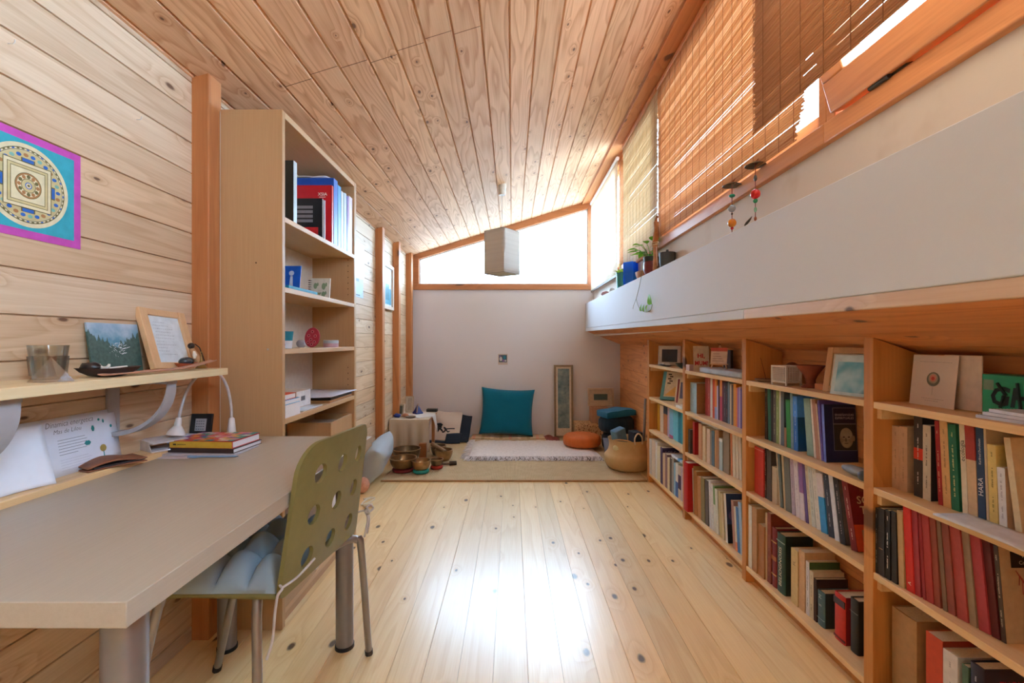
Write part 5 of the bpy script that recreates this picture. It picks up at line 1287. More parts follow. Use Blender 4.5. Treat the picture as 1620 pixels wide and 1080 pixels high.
# round cushions
def zafu(name, label, c, r, h, m, band=None, tilt=0, cat='cushion', seed=0, pl=22):
    t = thing(name, label, cat, c)
    mb = MB(); mb.m = Matrix.Translation(c) @ Matrix.Rotation(math.radians(tilt), 4, 'Y')
    n = pl*4; prof = [(0,0), (.6,0), (.86,.04), (.97,.22), (1,.5), (.97,.78), (.86,.95), (.55,1.03), (0,1.06)]
    vs = []; fs = []
    for (q, z) in prof:
        for j in range(n):
            a = 2*PI*j/n
            k = 1+.018*math.sin(a*pl)*(1 if .5 < q < .99 else .3)+.03*mnoise.noise(Vector((math.cos(a)*1.5+seed, math.sin(a)*1.5, z)))
            vs.append((r*q*k*math.cos(a), r*q*k*math.sin(a), h*z))
    for i in range(len(prof)-1):
        for j in range(n): fs.append((i*n+j, i*n+(j+1) % n, (i+1)*n+(j+1) % n, (i+1)*n+j))
    mb.add(vs, fs); mb.build('cover', m, t, ang=80, merge=True)
    return t
zafu('meditation_cushion', 'round orange meditation cushion on the white rug', (.715, 4.66, .038), .192, .115, mat('#cf6f36', .6, var=.06, vs=14), seed=2)
zafu('meditation_cushion', 'lower dark navy meditation cushion on the floor behind the basket', (1.072, 4.62, .012), .16, .17, fabric('navy_cloth', '#262d3a', '#1b212c', 400), seed=5)
zafu('meditation_cushion', 'upper dark blue meditation cushion of the stack behind the basket', (1.055, 4.60, .196), .175, .15, fabric('night_blue', '#22394c', '#182836', 400), tilt=-2, seed=7)
mb = MB(); mb.m = Matrix.Translation((1.05, 4.58, .358)) @ Matrix.Rotation(math.radians(-5), 4, 'Y') @ Matrix.Rotation(math.radians(14), 4, 'Z')
mb.grid(lambda u, v: Vector((-.155+.31*u, -.12+.24*v, .052+.012*math.sin(PI*u)+(.004*math.sin(u*11+v*7)))), 16, 12).grid(lambda u, v: Vector((-.155+.31*u, -.12+.24*v, 0)), 16, 12, flip=True)
e = [(-.155,-.12), (.155,-.12), (.155,.12), (-.155,.12)]
for side in range(4):
    a, b = e[side], e[(side+1) % 4]
    def sf(u, v, a=a, b=b):
        x = a[0]+(b[0]-a[0])*u; y = a[1]+(b[1]-a[1])*u; U = (x+.155)/.31; V = (y+.12)/.24
        return Vector((x, y, v*(.052+.012*math.sin(PI*U)+.004*math.sin(U*11+V*7))))
    mb.grid(sf, 16, 1)
tag(mb.build('folded_blanket', fabric('teal_blue', '#2f7fa6', '#22658a', 400), merge=True), 'folded teal blue cloth on top of the dark blue cushions', 'blanket')
tag(pillow(.22, .16, .06, Matrix.Translation((1.0, 4.43, .085)) @ Matrix.Rotation(math.radians(60), 4, 'X'), None, 16, .05).build('eye_pillow', fabric('lavender_grey', '#8a90a6', '#70778e', 400), merge=True, ang=80), 'small grey-lavender pillow leaning on the navy cushion', 'pillow')

# basket
t = thing('basket', 'round seagrass belly basket by the far end of the bookcase', 'basket', (1.0, 3.93, .011))
cx, cy = .998, 3.93
WK = fabric('seagrass', '#dcbd93', '#bd9a6a', 120, bump=.9, big=25)
mb = MB()
prof = [(.0,0), (.150,.0), (.178,.022), (.194,.06), (.200,.098), (.196,.118), (.184,.130), (.168,.150), (.158,.185), (.157,.215), (.164,.252), (.168,.257), (.162,.254), (.151,.215), (.152,.185), (.162,.155), (.178,.134), (.190,.112), (.192,.09), (.170,.028), (0,.018)]
mb.lathe(prof, (cx, cy, .0115), 48); mb.build('body', WK, t, ang=60)
for s in (-1, 1):
    pts = [(cx+.05*s*0+.165*math.cos(a0)+.0, cy+.165*math.sin(a0), z) for a0, z in ()]
mb = MB()
mb.tube(smooth([(cx+.02, cy-.163, .245), (cx+.018, cy-.165, .30), (cx+.05, cy-.150, .335), (cx+.085, cy-.135, .30), (cx+.088, cy-.137, .245)]), .006, 8)
mb.build('handle', mat('#d9cdb8', .8), t)
mb = MB(); mb.tube(smooth([(cx-.14, cy-.07, .262), (cx-.10, cy-.11, .275), (cx-.03, cy-.145, .272), (cx+.0, cy-.16, .258)]), .006, 8); mb.build('handle', WK, t)
def block(cx_, cy_, z, rx, ry, rz, sx, sy, sz, m, name, label, cat, bevel=.008):
    mb = MB(); mb.m = Matrix.Translation((cx_, cy_, z)) @ Euler((math.radians(rx), math.radians(ry), math.radians(rz))).to_matrix().to_4x4()
    mb.box(-sx/2, sx/2, -sy/2, sy/2, 0, sz)
    return tag(mb.build(name, m, None, None, bevel), label, cat)
block(.965, 3.94, .075, 4, -16, 25, .11, .075, .29, mat('#5f87a8', .8, bump=.2), 'yoga_block', 'blue-grey foam yoga block sticking out of the basket', 'yoga block')
block(1.075, 3.965, .05, 0, 0, 10, .08, .13, .27, mat('#2d3440', .8), 'yoga_block', 'dark grey foam block standing in the basket', 'yoga block')
tag(MB().ball((.905, 3.86, .20), .05, (1,1,.9), 20).build('cloth_roll', mat('#d6cca4', .8, var=.08)), 'pale cream rolled cloth lying in the basket', 'cloth')
tag(MB().tube([(1.14, 3.955, .10), (1.17, 3.99, .60)], .011, 12).build('grey_rod', mat('#8a8b92', .5)), 'grey rod standing in the basket, leaning on the side wall', 'rod')

# ------------------------------------------------------------------ low altar table with cloth, bowls
tx0, tx1, ty0, ty1, tz = -1.165, -.80, 4.34, 4.86, .352
t = thing('low_table', 'low wooden table under a beige cloth in the left corner', 'table', ((tx0+tx1)/2, (ty0+ty1)/2, 0))
MB().box(tx0, tx1, ty0, ty1, tz-.02, tz).build('tabletop', W_BROWN, t, bevel=.003)
for x in (tx0+.02, tx1-.05):
    for y in (ty0+.02, ty1-.05): MB().box(x, x+.03, y, y+.03, .0118 if x > -1.06 else .0005, tz-.02).build('leg', W_BROWN, t, bevel=.002)
mb = MB()
def cl(u, v):      # draped over front (-y) edge
    x = tx0-.004+(tx1-tx0+.012)*u
    s = v*(ty1-ty0+.02+.30)
    if s < ty1-ty0+.012: return Vector((x, ty1-.0+.0-s, tz+.003))
    d = s-(ty1-ty0+.012)
    return Vector((x+.004*math.sin(u*7)*d*8, ty0-.012-.012*math.sin(u*22+1)*min(1, d*6)-.01*d-.03*max(0,1-abs(u-.33)*14)*(-d)*1.5, tz+.003-d))
mb.grid(cl, 60, 46)
o = mb.build('tablecloth', fabric('beige_linen', '#d6c8b4', '#bfae97', 420, big=6), ang=70); s_ = o.modifiers.new('s', 'SOLIDIFY'); s_.thickness = .003; s_.offset = 1
tag(o, 'beige linen cloth draped over the low corner table', 'tablecloth')
def cl2(u, v):
    a, b = u-.5, v-.5
    x = -.90+.155*(a-b); y = 4.585+.125*(a+b)
    z = tz+.0075
    if x > tx1+.012: z -= (x-tx1-.012)*1.6; x = tx1+.012+(x-tx1-.012)*.35
    if y < ty0-.03: z -= (ty0-.03-y)*1.6; y = ty0-.03-(ty0-.03-y)*.2
    return Vector((x, y, z))
o = MB().grid(lambda u, v: cl2(.5+(u-.5)*1.45, .5+(v-.5)*1.45), 40, 40).build('white_napkin', fabric('white_linen', '#e2dedc', '#d0cac6', 420), ang=80); s_ = o.modifiers.new('s', 'SOLIDIFY'); s_.thickness = .002; s_.offset = 1
tag(o, 'white napkin laid cornerwise over the beige tablecloth', 'napkin')
TZ = tz+.0065
frame('framed_photo', 'small white framed photo on the altar table, nearer one', Rx(-1.115, 4.52, TZ, 12, -14), .095, .125, .012, .008, mat('#d9d3c8', .6), mat('#a8b0a8', .6), mat('#5d6a62', .6), .012)
frame('framed_photo', 'taller beige card frame behind on the altar table', Rx(-1.07, 4.76, TZ, 8, 5), .085, .17, .01, .006, mat('#b8ab98', .6), mat('#c4bba8', .6), mat('#b0a594', .6), .01)
t = thing('blue_pyramid', 'dark blue cone with gilded edge on the altar table', 'ornament', (-.965, 4.66, TZ))
MB().lathe([(.052,0), (.055,.012), (.04,.03), (.004,.095), (0,.097)], (-.965,4.66,TZ+.002), 4).build('body', mat('#23347a', .4), t)
MB().tube([(-.965,4.61,TZ+.02), (-.962,4.655,TZ+.103), (-.958,4.70,TZ+.03)], .004, 6).build('rim', mat('#b08a5c', .4, .5), t)
tag(MB().ball((-1.12, 4.44, TZ+.02), .03, (1.2,1,.7), 14, wob=.3, seed=2).build('blue_stone', mat('#27398c', .3)), 'deep blue stone on the altar table beside the photo', 'stone')
tag(MB().ball((-1.05, 4.49, TZ+.015), .028, (1.2,1,.6), 14, wob=.3, seed=6).build('shell', mat('#c98a6a', .5, var=.15)), 'small orange and white shell on the altar table', 'shell')
tag(MB().lathe([(0,0), (.038,0), (.05,.006), (.05,.012), (.042,.009), (0,.006)], (-.985, 4.42, TZ+.003), 30).build('small_dish', mat('#6b5a4c', .5)), 'small dark round dish on the altar table front', 'dish')
slab('black_box', -.90, -.79, 4.78, 4.85, TZ+.001, TZ+.03, mat('#33322f', .6), 'flat black box at the back of the altar table', 'box')
# calligraphy cloth leaning on the wall
t = thing('calligraphy_cloth', 'white cloth with black brush writing and navy border by the wall', 'cloth', (-.69, 5.02, 0))
def cal(x0_, x1_, v0, v1, off=0):
    def f(u, v):
        U = x0_+(x1_-x0_)*u; V = v0+(v1-v0)*v
        y = 4.90+.24*V**.8; z = .004+.31*V-.025*U*V
        w = .012*math.sin(U*8+V*3)+.008*math.sin(V*13+U*4)
        return Vector((-.93+.43*U+.03*V, y+w-off, z+.006*math.sin(U*11)*V))
    return f
mb = MB().grid(cal(0,.80,.07,1), 24, 20, 0).grid(cal(.80,1.06,.03,.93), 8, 20, 1).grid(cal(0,.80,0,.07), 24, 3, 1).grid(cal(.48,.86,.0,.30,.012), 10, 10, 1)
o = mb.build('cloth', [fabric('white_cotton', '#d9cbc2', '#c6b6ac', 420), fabric('navy_border', '#2b3644', '#20293a', 420)], t, ang=80); s_ = o.modifiers.new('s', 'SOLIDIFY'); s_.thickness = .006; s_.offset = 1
mb = MB(); g = cal(0,1,0,1,.009)
def stroke(pts, wd):
    q = [g(a, b) for a, b in pts]; mb.tube(smooth(q, 5), wd, 6)
for pts, w_ in (([(.24,.55),(.25,.45),(.24,.36)],.012), ([(.20,.58),(.28,.60),(.33,.56)],.012), ([(.22,.42),(.30,.44),(.36,.38)],.010), ([(.38,.50),(.44,.44),(.40,.36),(.36,.36)],.009), ([(.40,.44),(.52,.46),(.66,.45)],.006), ([(.46,.42),(.50,.36),(.54,.38)],.007), ([(.26,.54),(.31,.50),(.28,.46)],.009)): stroke(pts, w_)
mb.build('brush_writing', mat('#2a2d33', .8), t)

BRONZE = mat('#94795a', .28, .85, var=.12, vs=25); BRONZE2 = mat('#b3936c', .3, .85, var=.12, vs=25); BRONZD = mat('#7d6c56', .34, .85, var=.12, vs=25)
def bowl(c, r, h, m, label, ring=None, name='singing_bowl'):
    x, y, z = c
    zz = z
    if ring:
        rl = ring[1]
        mb = MB(); n = 36; R_ = r*.66; tr = .016
        mb.tube([(x+R_*math.cos(2*PI*i/n), y+R_*math.sin(2*PI*i/n), z+tr) for i in range(n)], tr, 10, closed=True)
        tag(mb.build('ring_cushion', mat(ring[0], .8, bump=.4)), rl, 'ring cushion', 'ring cushions under the singing bowls'); zz = z+tr*1.15
    t = thing(name, label, 'singing bowl', (x,y,zz), 'bronze singing bowls on the jute rug')
    wl = .005
    prof = [(0,0), (r*.40,0), (r*.66,h*.08), (r*.84,h*.34), (r*.95,h*.64), (r*.985,h*.9), (r,h), (r-wl,h), (r*.95-wl,h*.64), (r*.82-wl,h*.36), (r*.58,h*.15), (0,h*.08)]
    MB().lathe(prof, (x,y,zz), 44).build('body', m, t, ang=60)
    MB().lathe([(r-.0005,h-.006), (r+.0025,h-.004), (r+.0025,h+.001), (r-wl-.001,h+.001), (r-wl-.001,h-.003), (r-.0005,h-.006)], (x,y,zz), 44, cap=False).build('rim', BRONZE2, t)
    return zz
RZ = .0118
bowl((-.955, 4.13, RZ), .125, .12, BRONZD, 'large dark singing bowl at the back, before the tablecloth')
bowl((-.915, 3.83, RZ), .112, .095, BRONZE, 'wide singing bowl on a dark red ring, left front', ('#7a2a2e', 'dark red ring cushion under the left front bowl'))
bowl((-.755, 3.78, RZ), .078, .085, BRONZE2, 'small singing bowl on a teal ring, middle front', ('#2f8f8a', 'teal ring cushion under the middle front bowl'))
bowl((-.645, 3.90, RZ), .056, .065, BRONZD, 'smallest singing bowl on a red ring, right front', ('#b03a2e', 'red ring cushion under the smallest bowl'))
zE = bowl((-.625, 4.17, RZ), .082, .10, BRONZE2, 'singing bowl with a mallet resting in it, right back')
bowl((-.705, 4.36, RZ), .075, .095, BRONZD, 'dark singing bowl half hidden at the back right')
mb = MB().cyl((-.60, 4.10, .108), (-.735, 4.19, .158), .016, .021, 14)
tag(mb.build('mallet', mat('#8c7358', .7)), 'wooden mallet lying across the right back singing bowl', 'mallet')
t = thing('mallet', 'dark mallet lying on the jute rug right of the bowls', 'mallet', (-.56, 4.01, RZ))
MB().cyl((-.615, 3.985, RZ+.016), (-.55, 4.0, RZ+.016), .010, .010, 12).build('handle', mat('#6a5038', .6), t); MB().cyl((-.55, 4.0, RZ+.018), (-.49, 4.015, RZ+.018), .018, .018, 14).build('head', mat('#3d332c', .8), t)
slab('incense_box', -.86, -.795, 4.205, 4.25, RZ, RZ+.145, mat('#9a6238', .6), 'upright brown cardboard box among the singing bowls', 'box')

# grey-blue pillow against post
t = thing('pillow', 'blue-grey pillow standing against the left wall beyond the chair', 'pillow', (-1.06, 3.62, 0))
GB = fabric('greyblue_cloth', '#b3bcc6', '#9ea8b2', 420, big=7)
M_ = Matrix.Translation((-1.085, 3.66, .165)) @ Matrix.Rotation(math.radians(6), 4, 'Z') @ Matrix.Rotation(math.radians(90), 4, 'Y') @ Matrix.Rotation(math.radians(22), 4, 'Y') @ Matrix.Rotation(math.radians(7), 4, 'Z')
pillow(.31, .50, .17, M_, GB, 28, .05, 3.5, .15, 4).build('cover', GB, t, ang=80, merge=True)
tag(MB().ball((-1.085, 3.30, .058), .055, (.9,1,1), 16, wob=.15, seed=8).build('pink_bag', mat('#cf9a86', .7, var=.1)), 'small pinkish cloth bag on the floor by the pillow', 'bag')
t = thing('cable', 'white cable and plug lying on the floor by the tall bookcase', 'cable', (-.98, 3.1, 0))
MB().tube(smooth([(-1.03,3.16,.006), (-.99,3.2,.006), (-.955,3.16,.008), (-.98,3.08,.007), (-1.01,3.05,.007), (-1.0,3.13,.014), (-.955,3.17,.014)]), .005, 8).build('cord', mat('#d9d4c4', .5), t)
MB().box(-.985, -.93, 3.015, 3.045, .0008, .024).build('plug', mat('#dcd6c4', .5), t, bevel=.004)

# pictures on the left wall beyond the tall bookcase
t = thing('wall_picture', 'white sheet with bluish lower picture beside the tall bookcase', 'picture', (XL+.002, 3.45, 1.45))
mb = MB().box(XL+.0005, XL+.003, 3.27, 3.625, 1.585, 1.86).box(XL+.0005, XL+.0025, 3.28, 3.60, 1.44, 1.584, 1).box(XL+.0025, XL+.0032, 3.30, 3.52, 1.452, 1.46, 2).box(XL+.0025, XL+.0032, 3.40, 3.50, 1.56, 1.58, 2)
mb.build('sheet', [mat('#e2ecf4', .4), mat('#9fb8cc', .5), mat('#3a4a5a', .5)], t)
t = thing('wall_picture', 'white framed blue picture hanging between the two far posts', 'picture', (XL+.004, 4.27, 1.40))
mb = MB(); y0, y1, z0, z1 = 4.10, 4.44, 1.40, 1.82
for q in ((y0, y0+.03, z0, z1), (y1-.03, y1, z0, z1), (y0+.03, y1-.03, z0, z0+.03), (y0+.03, y1-.03, z1-.03, z1)): mb.box(XL+.0005, XL+.03, *q)
mb.build('frame', mat('#d9c6b4', .5), t, bevel=.002)
MB().box(XL+.001, XL+.012, y0+.03, y1-.03, z0+.03, z1-.03).box(XL+.012, XL+.013, y0+.05, y1-.05, z0+.05, z0+.20, 1).box(XL+.012, XL+.0135, y0+.10, y1-.12, z0+.09, z0+.24, 2).box(XL+.012, XL+.013, y0+.05, y1-.05, z0+.22, z1-.05, 3).build('picture', [mat('#dfeaf2', .3), mat('#4fa0bc', .4), mat('#2f7f96', .4), mat('#cfe2ec', .3)], t)

# ------------------------------------------------------------------ pendant lamp
lx, ly = -.083, 3.81
t = thing('pendant_lamp', 'square grey fabric pendant lamp hanging from the pine ceiling', 'lamp', (lx, ly, 1.66))
zc = ZC(lx)
mb = MB(); mb.m = Matrix.Translation((lx, ly, zc))
mb.lathe([(.030,.02), (.034,-.01), (.032,-.072), (.026,-.085), (0,-.085)], (0,0,0), 24); mb.build('ceiling_rose', mat('#d6d0c4', .4), t)
MB().tube([(lx,ly,zc-.08), (lx,ly,2.02)], .0032, 8).build('cord', mat('#d9d2c8', .5), t)
m_ = translucent('lampshade_fabric', '#e0d8ce', '#d2c9be', .3, 'Z', 160)
s = .106; a0 = math.radians(52)
z0, z1 = 1.662, 2.02
mb = MB()
cs = [(lx+s*1.414*math.cos(a0+PI/4+i*PI/2), ly+s*1.414*math.sin(a0+PI/4+i*PI/2)) for i in range(4)]
for i in range(4):
    (xa, ya), (xb, yb) = cs[i], cs[(i+1) % 4]
    mb.grid(lambda u, v: Vector((xa+(xb-xa)*u, ya+(yb-ya)*u, z0+(z1-z0)*v+.004*math.sin(u*20)*(v-.5)*(1 if v > .5 else 0))), 8, 8)
o = mb.build('lamp_shade', m_, t, merge=True, ang=50); s_ = o.modifiers.new('s', 'SOLIDIFY'); s_.thickness = .003
mb = MB()
for i in range(4):
    p, q = Vector(cs[i]+(z0,)), Vector(cs[(i+1) % 4]+(z0,)); mb.tube([p, q], .002, 6); mb.tube([p+Vector((0,0,z1-z0)), q+Vector((0,0,z1-z0))], .002, 6)
mb.tube([Vector(cs[0]+(2.0,)), Vector(cs[2]+(2.0,))], .002, 6).tube([Vector(cs[1]+(2.0,)), Vector(cs[3]+(2.0,))], .002, 6)
mb.build('wire_frame', mat('#8a8378', .5), t)
MB().cyl((lx,ly,2.02), (lx,ly,1.93), .018, n=16).build('bulb_holder', mat('#d9d5cc', .5), t)
MB().ball((lx,ly,1.875), .035, (1,1,1.4), 18).build('bulb', mat('#e8e2d4', .3), t)
MB().grid(lambda u, v: Vector((lx+(cs[0][0]-lx)*(1-u)*(1-v)*.96+(cs[1][0]-lx)*u*(1-v)*.96+(cs[2][0]-lx)*u*v*.96+(cs[3][0]-lx)*(1-u)*v*.96, ly+(cs[0][1]-ly)*(1-u)*(1-v)*.96+(cs[1][1]-ly)*u*(1-v)*.96+(cs[2][1]-ly)*u*v*.96+(cs[3][1]-ly)*(1-u)*v*.96, z0+.008)), 4, 4).build('diffuser', translucent('lamp_diffuser', '#e6dcc4', '#d8cdb4', .5, 'Z', 10), t)

# ------------------------------------------------------------------ things on the long ledge
def LZ(y): return lz(y)[1]+.0006
def lathe_thing(name, label, cat, x, y, prof, m, n=26, part='pot'):
    t = thing(name, label, cat, (x, y, LZ(y))); MB().lathe(prof, (x, y, LZ(y)), n).build(part, m, t); return t
def leaf(mb, base, d, L_, W_, up=Vector((0,0,1)), mi=0, droop=.3):
    d = Vector(d).normalized(); s = d.cross(up)
    s = s.normalized() if s.length > 1e-3 else Vector((1,0,0)); nrm = s.cross(d)
    base = Vector(base)
    def f(u, v):
        w = W_/2*math.sin(PI*min(1, u**.75*1.0))*(1-.15*u); a = 2*v-1
        return base+d*L_*u+s*w*a+nrm*(.25*w*a*a-droop*L_*u*u)
    mb.grid(f, 7, 4, mi)
GREEN = translucent('leaf_green', '#7fc43c', '#5fa02c', .4, 'Z', 60, .4); GREEN2 = translucent('leaf_light', '#a2d850', '#7fba3a', .4, 'Z', 60, .4)
x = .895
t = thing('potted_cactus', 'teal pot with a small yellowish sprouting plant on the ledge', 'plant', (x, 3.75, LZ(3.75)))
z = LZ(3.75)
MB().lathe([(.030,0), (.036,.13), (.038,.132), (.038,.14), (.033,.14), (.032,.12), (0,.118)], (x,3.75,z), 24).build('pot', mat('#3f8f86', .4), t)
mb = MB(); r = random.Random(6)
for i in range(11):
    a = r.uniform(0, 2*PI); leaf(mb, (x+.012*math.cos(a),3.75+.012*math.sin(a),z+.118), (math.cos(a)*.8-.25,math.sin(a)*.8,r.uniform(.5,1.6)), r.uniform(.05,.09), .022, mi=i % 2)
mb.tube([(x,3.75,z+.118), (x-.01,3.74,z+.21)], .004, 6)
mb.build('foliage', [mat('#b9b45c', .5), GREEN2], t)
o = lathe_thing('glass_vase', 'square blue glass vase on the ledge', 'vase', x-.002, 3.41, [(.055,0), (.060,.004), (.060,.165), (.056,.165), (.055,.01), (0,.01)], translucent('blue_glass', '#3f9cf8', '#5cb6ff', .6, 'Z', 12, .2), 4, 'vase')
MB().lathe([(0,.011), (.053,.011), (.053,.10), (0,.10)], (x-.002,3.41,LZ(3.41)), 4).build('blue_sand', mat('#2f90f0', .5), o)
tag(MB().ball((.885, 4.30, LZ(4.3)+.022), .03, (1.3,1.2,.8), 14, wob=.4, seed=1).build('pink_stone', mat('#b58a8a', .8, var=.15)), 'rough pinkish stone near the far end of the ledge', 'stone')
tag(MB().ball((.885, 4.02, LZ(4.02)+.018), .026, (1.3,1.2,.8), 10, wob=.6, seed=12).build('white_crystal', mat('#d6d6da', .4), flat=True), 'white crystal between the pink stone and the teal pot', 'stone')
t = thing('terracotta_saucer', 'brown terracotta saucer on the ledge before the blue vase', 'saucer', (.865, 3.13, LZ(3.13)))
MB().lathe([(0,0), (.05,0), (.072,.022), (.082,.048), (.078,.048), (.066,.024), (.046,.006), (0,.006)], (.893, 3.13, LZ(3.13)+.004), 30, sx=.5, sy=1).build('body', mat('#b98464', .6), t)
y = 2.93; z = LZ(y)
t = thing('potted_pothos', 'dark red pot with bright green trailing pothos on the ledge', 'plant', (x, y, z))
MB().lathe([(.034,0), (.047,.03), (.049,.07), (.044,.085), (.046,.09), (.047,.118), (.042,.118), (.041,.10), (0,.10)], (x,y,z), 26).build('pot', mat('#7c3436', .4), t)
MB().lathe([(.0472,.088), (.0482,.118), (.0465,.119), (.0455,.088)], (x,y,z), 26, cap=False).build('pot_rim', mat('#2f3a34', .5), t)
mb = MB(); r = random.Random(11)
for i in range(17):
    a = r.uniform(0, 2*PI); rad = r.uniform(.0,.035); b = Vector((x+rad*math.cos(a)*.8, y+rad*math.sin(a), z+.105))
    tip = b+Vector((math.cos(a)*.035-.015, math.sin(a)*.07+r.uniform(-.01,.06), r.uniform(.03,.10)))
    mb.tube([b, (b+tip)/2+Vector((0,0,.012)), tip], .0016, 5)
    leaf(mb, tip, (math.cos(a)*.5-.3, math.sin(a)+.15, r.uniform(-.1,.5)), r.uniform(.055,.08), r.uniform(.04,.056), mi=i % 2, droop=.25)
mb.build('foliage', [GREEN, GREEN2], t, ang=80)
mb = MB()
Q = lambda dy, dz, dx=.010: Vector((LX-dx, y+dy, z+dz))
mb.tube(smooth([(x-.03,y-.02,z+.11), (x-.055,y-.045,z+.125), Q(-.05,.05,.014), Q(.03,-.05), Q(.12,-.14)]), .0018, 6)
mb.tube(smooth([Q(.12,-.14), Q(.055,-.20), Q(-.07,-.238), Q(-.19,-.238), Q(-.25,-.205,.016)]), .0016, 6)
mb.tube(smooth([Q(.12,-.14), Q(.17,-.17), Q(.205,-.20)]), .0012, 5)
for q, d, l in ((Q(-.02,-.232,.014), (-.15,.25,1), .055), (Q(-.08,-.238,.014), (-.2,.1,.9), .05), (Q(-.13,-.24,.014), (-.2,-.35,.5), .05), (Q(-.25,-.205,.018), (-.25,.35,.6), .075)): leaf(mb, q, d, l, l*.8, up=Vector((-1,0,.2)), mi=1)
mb.build('trailing_vine', [mat('#4f5a34', .6), GREEN], t, ang=80)
y = 2.77; z = LZ(y)
t = thing('driftwood_figure', 'upright brown driftwood figure tied with cord on the ledge', 'ornament', (.87, y, z))
MB().tube(smooth([(.872,y,z), (.874,y,z+.08), (.872,y+.004,z+.16), (.880,y,z+.25), (.876,y-.004,z+.31), (.884,y-.01,z+.34)]), [.016]*6+[.014]*6+[.018]*6+[.015]*6+[.008]*6+[.003], 9).build('wood', mat('#b07a52', .8, var=.2, vs=30, bump=.5), t)
MB().tube([(.872+.019*math.cos(a),y+.019*math.sin(a),z+.155+.002*a) for a in [i*.5 for i in range(26)]], .003, 6).build('cord', mat('#d2b58c', .9), t)
MB().tube([(.874,y-.012,z+.15), (.874,y-.02,z+.08), (.876,y-.03,z+.03)], .002, 5).build('dangling_cord', mat('#d9b8a8', .9), t)
y = 2.615; z = LZ(y)
t = thing('lidded_pot', 'dark grey lidded pot at the near end of the ledge plants', 'pot', (.892, y, z))
MB().lathe([(.036,0), (.043,.02), (.045,.078), (0,.078)], (.892,y,z), 26).build('body', mat('#43474a', .6), t)
MB().lathe([(.046,.0785), (.046,.086), (.008,.092), (.007,.104), (0,.105)], (.892,y,z), 26).build('lid', mat('#3a3e42', .6), t)
tag(MB().lathe([(0,0), (.038,0), (.045,.006), (.042,.006), (.036,.003), (0,.003)], (.885, 2.86-.055, LZ(2.8)+.0), 24, sx=.6).build('black_saucer', mat('#23262a', .5)), 'small black saucer between pothos and driftwood figure', 'saucer')

mb = MB(); yl = 1.625; leaf(mb, (LX+.006, yl+.035, LZ(yl)+.002), (-.15,-1,.12), .075, .012, droop=-.1)
so = mb.build('dried_leaf', mat('#4a4338', .7)); s_ = so.modifiers.new('s', 'SOLIDIFY'); s_.thickness = .001
tag(so, 'small dark dried leaf on the ledge edge below the bead hangings', 'leaf')
# bead hangings on the window sill
def hanging(px, py, label, beads):
    X = .888; Y = F*X/(px-810); z = H-(py-540)*Y/F
    t = thing('bead_hanging', label, 'ornament', (X, Y, z))
    MB().lathe([(0,.010), (.012,.008), (.036,-.004), (.0355,-.0055), (.011,.006), (0,.0075)], (X,Y,z), 26).build('metal_disc', mat('#6a635a', .4, .6), t)
    zend = z-beads[-1][0]-.03
    MB().tube([(X,Y,z+.01), (X,Y,zend)], .0014, 6).tube([(X,Y,z+.008), (X+.012,Y,z+.022), (XU-.02,Y,z+.024)], .0014, 6).build('string', mat('#7a3030', .8), t)
    for d, r_, c, sz in beads:
        MB().ball((X,Y,z-d), r_, (1,1,sz), 16).build('bead', mat(c, .25, spec=.6), t)
hanging(1158, 292, 'bead hanging with green, silver and orange beads below the sill', [(.045,.012,'#1f7f56',.6), (.096,.0145,'#9aa0a8',1), (.118,.004,'#3a3a3a',1), (.155,.0165,'#e08a24',1.05), (.176,.006,'#c03030',1)])
hanging(1195, 260, 'bead hanging with red and green beads below the sill, nearer one', [(.05,.006,'#5a5a58',2), (.108,.0175,'#d0262a',1), (.133,.008,'#1f8a5a',1), (.165,.005,'#7fb8a0',2), (.198,.005,'#b0684c',1.6)])

# ------------------------------------------------------------------ things on the low bookcase's top shelf
S0 = SH[0]+.0002
def PXs(px, X): return YX(px, X)
# farthest bay
Y = YX(1043, 1.14)
frame('framed_photo', 'white card frame with a dark photo on the farthest top shelf', Matrix.Translation((1.165, 3.36, S0)) @ Matrix.Rotation(math.radians(-38), 4, 'Z') @ Matrix.Rotation(math.radians(-5), 4, 'X'), .165, .145, .004, .02, mat('#d6c8bc', .6), mat('#d2c4b8', .8), mat('#3a363a', .4), .022)
t = thing('shell_tray', 'narrow dark tray of white shells on the farthest top shelf', 'tray', (1.10, 3.3, S0))
boat(1.105, 3.28, S0, .26, .05, .012, PI/2, 'tray', mat('#4d4540', .5), t)
for i in range(5):
    tag(MB().ball((1.10+.004*(i % 2), 3.38-.045*i, S0+.016), .013, (1,1.2,.7), 12, wob=.3, seed=20+i).build('shell', mat('#dcd4cc', .5)), '%s white shell from the far end of the dark tray' % ORD[i+1], 'shell', 'white shells on the dark tray')
tag(MB().lathe([(0,0), (.03,0), (.055,.018), (.066,.034), (.063,.034), (.05,.018), (.028,.005), (0,.005)], (1.145, 3.0, S0), 30).build('dark_bowl', mat('#4a4f48', .5)), 'dark greenish bowl at the near end of the farthest top shelf', 'bowl')
slab('small_box', 1.19, 1.23, 3.05, 3.16, S0, S0+.10, mat('#8a4f38', .6), 'reddish brown box standing behind the dark greenish bowl', 'box')
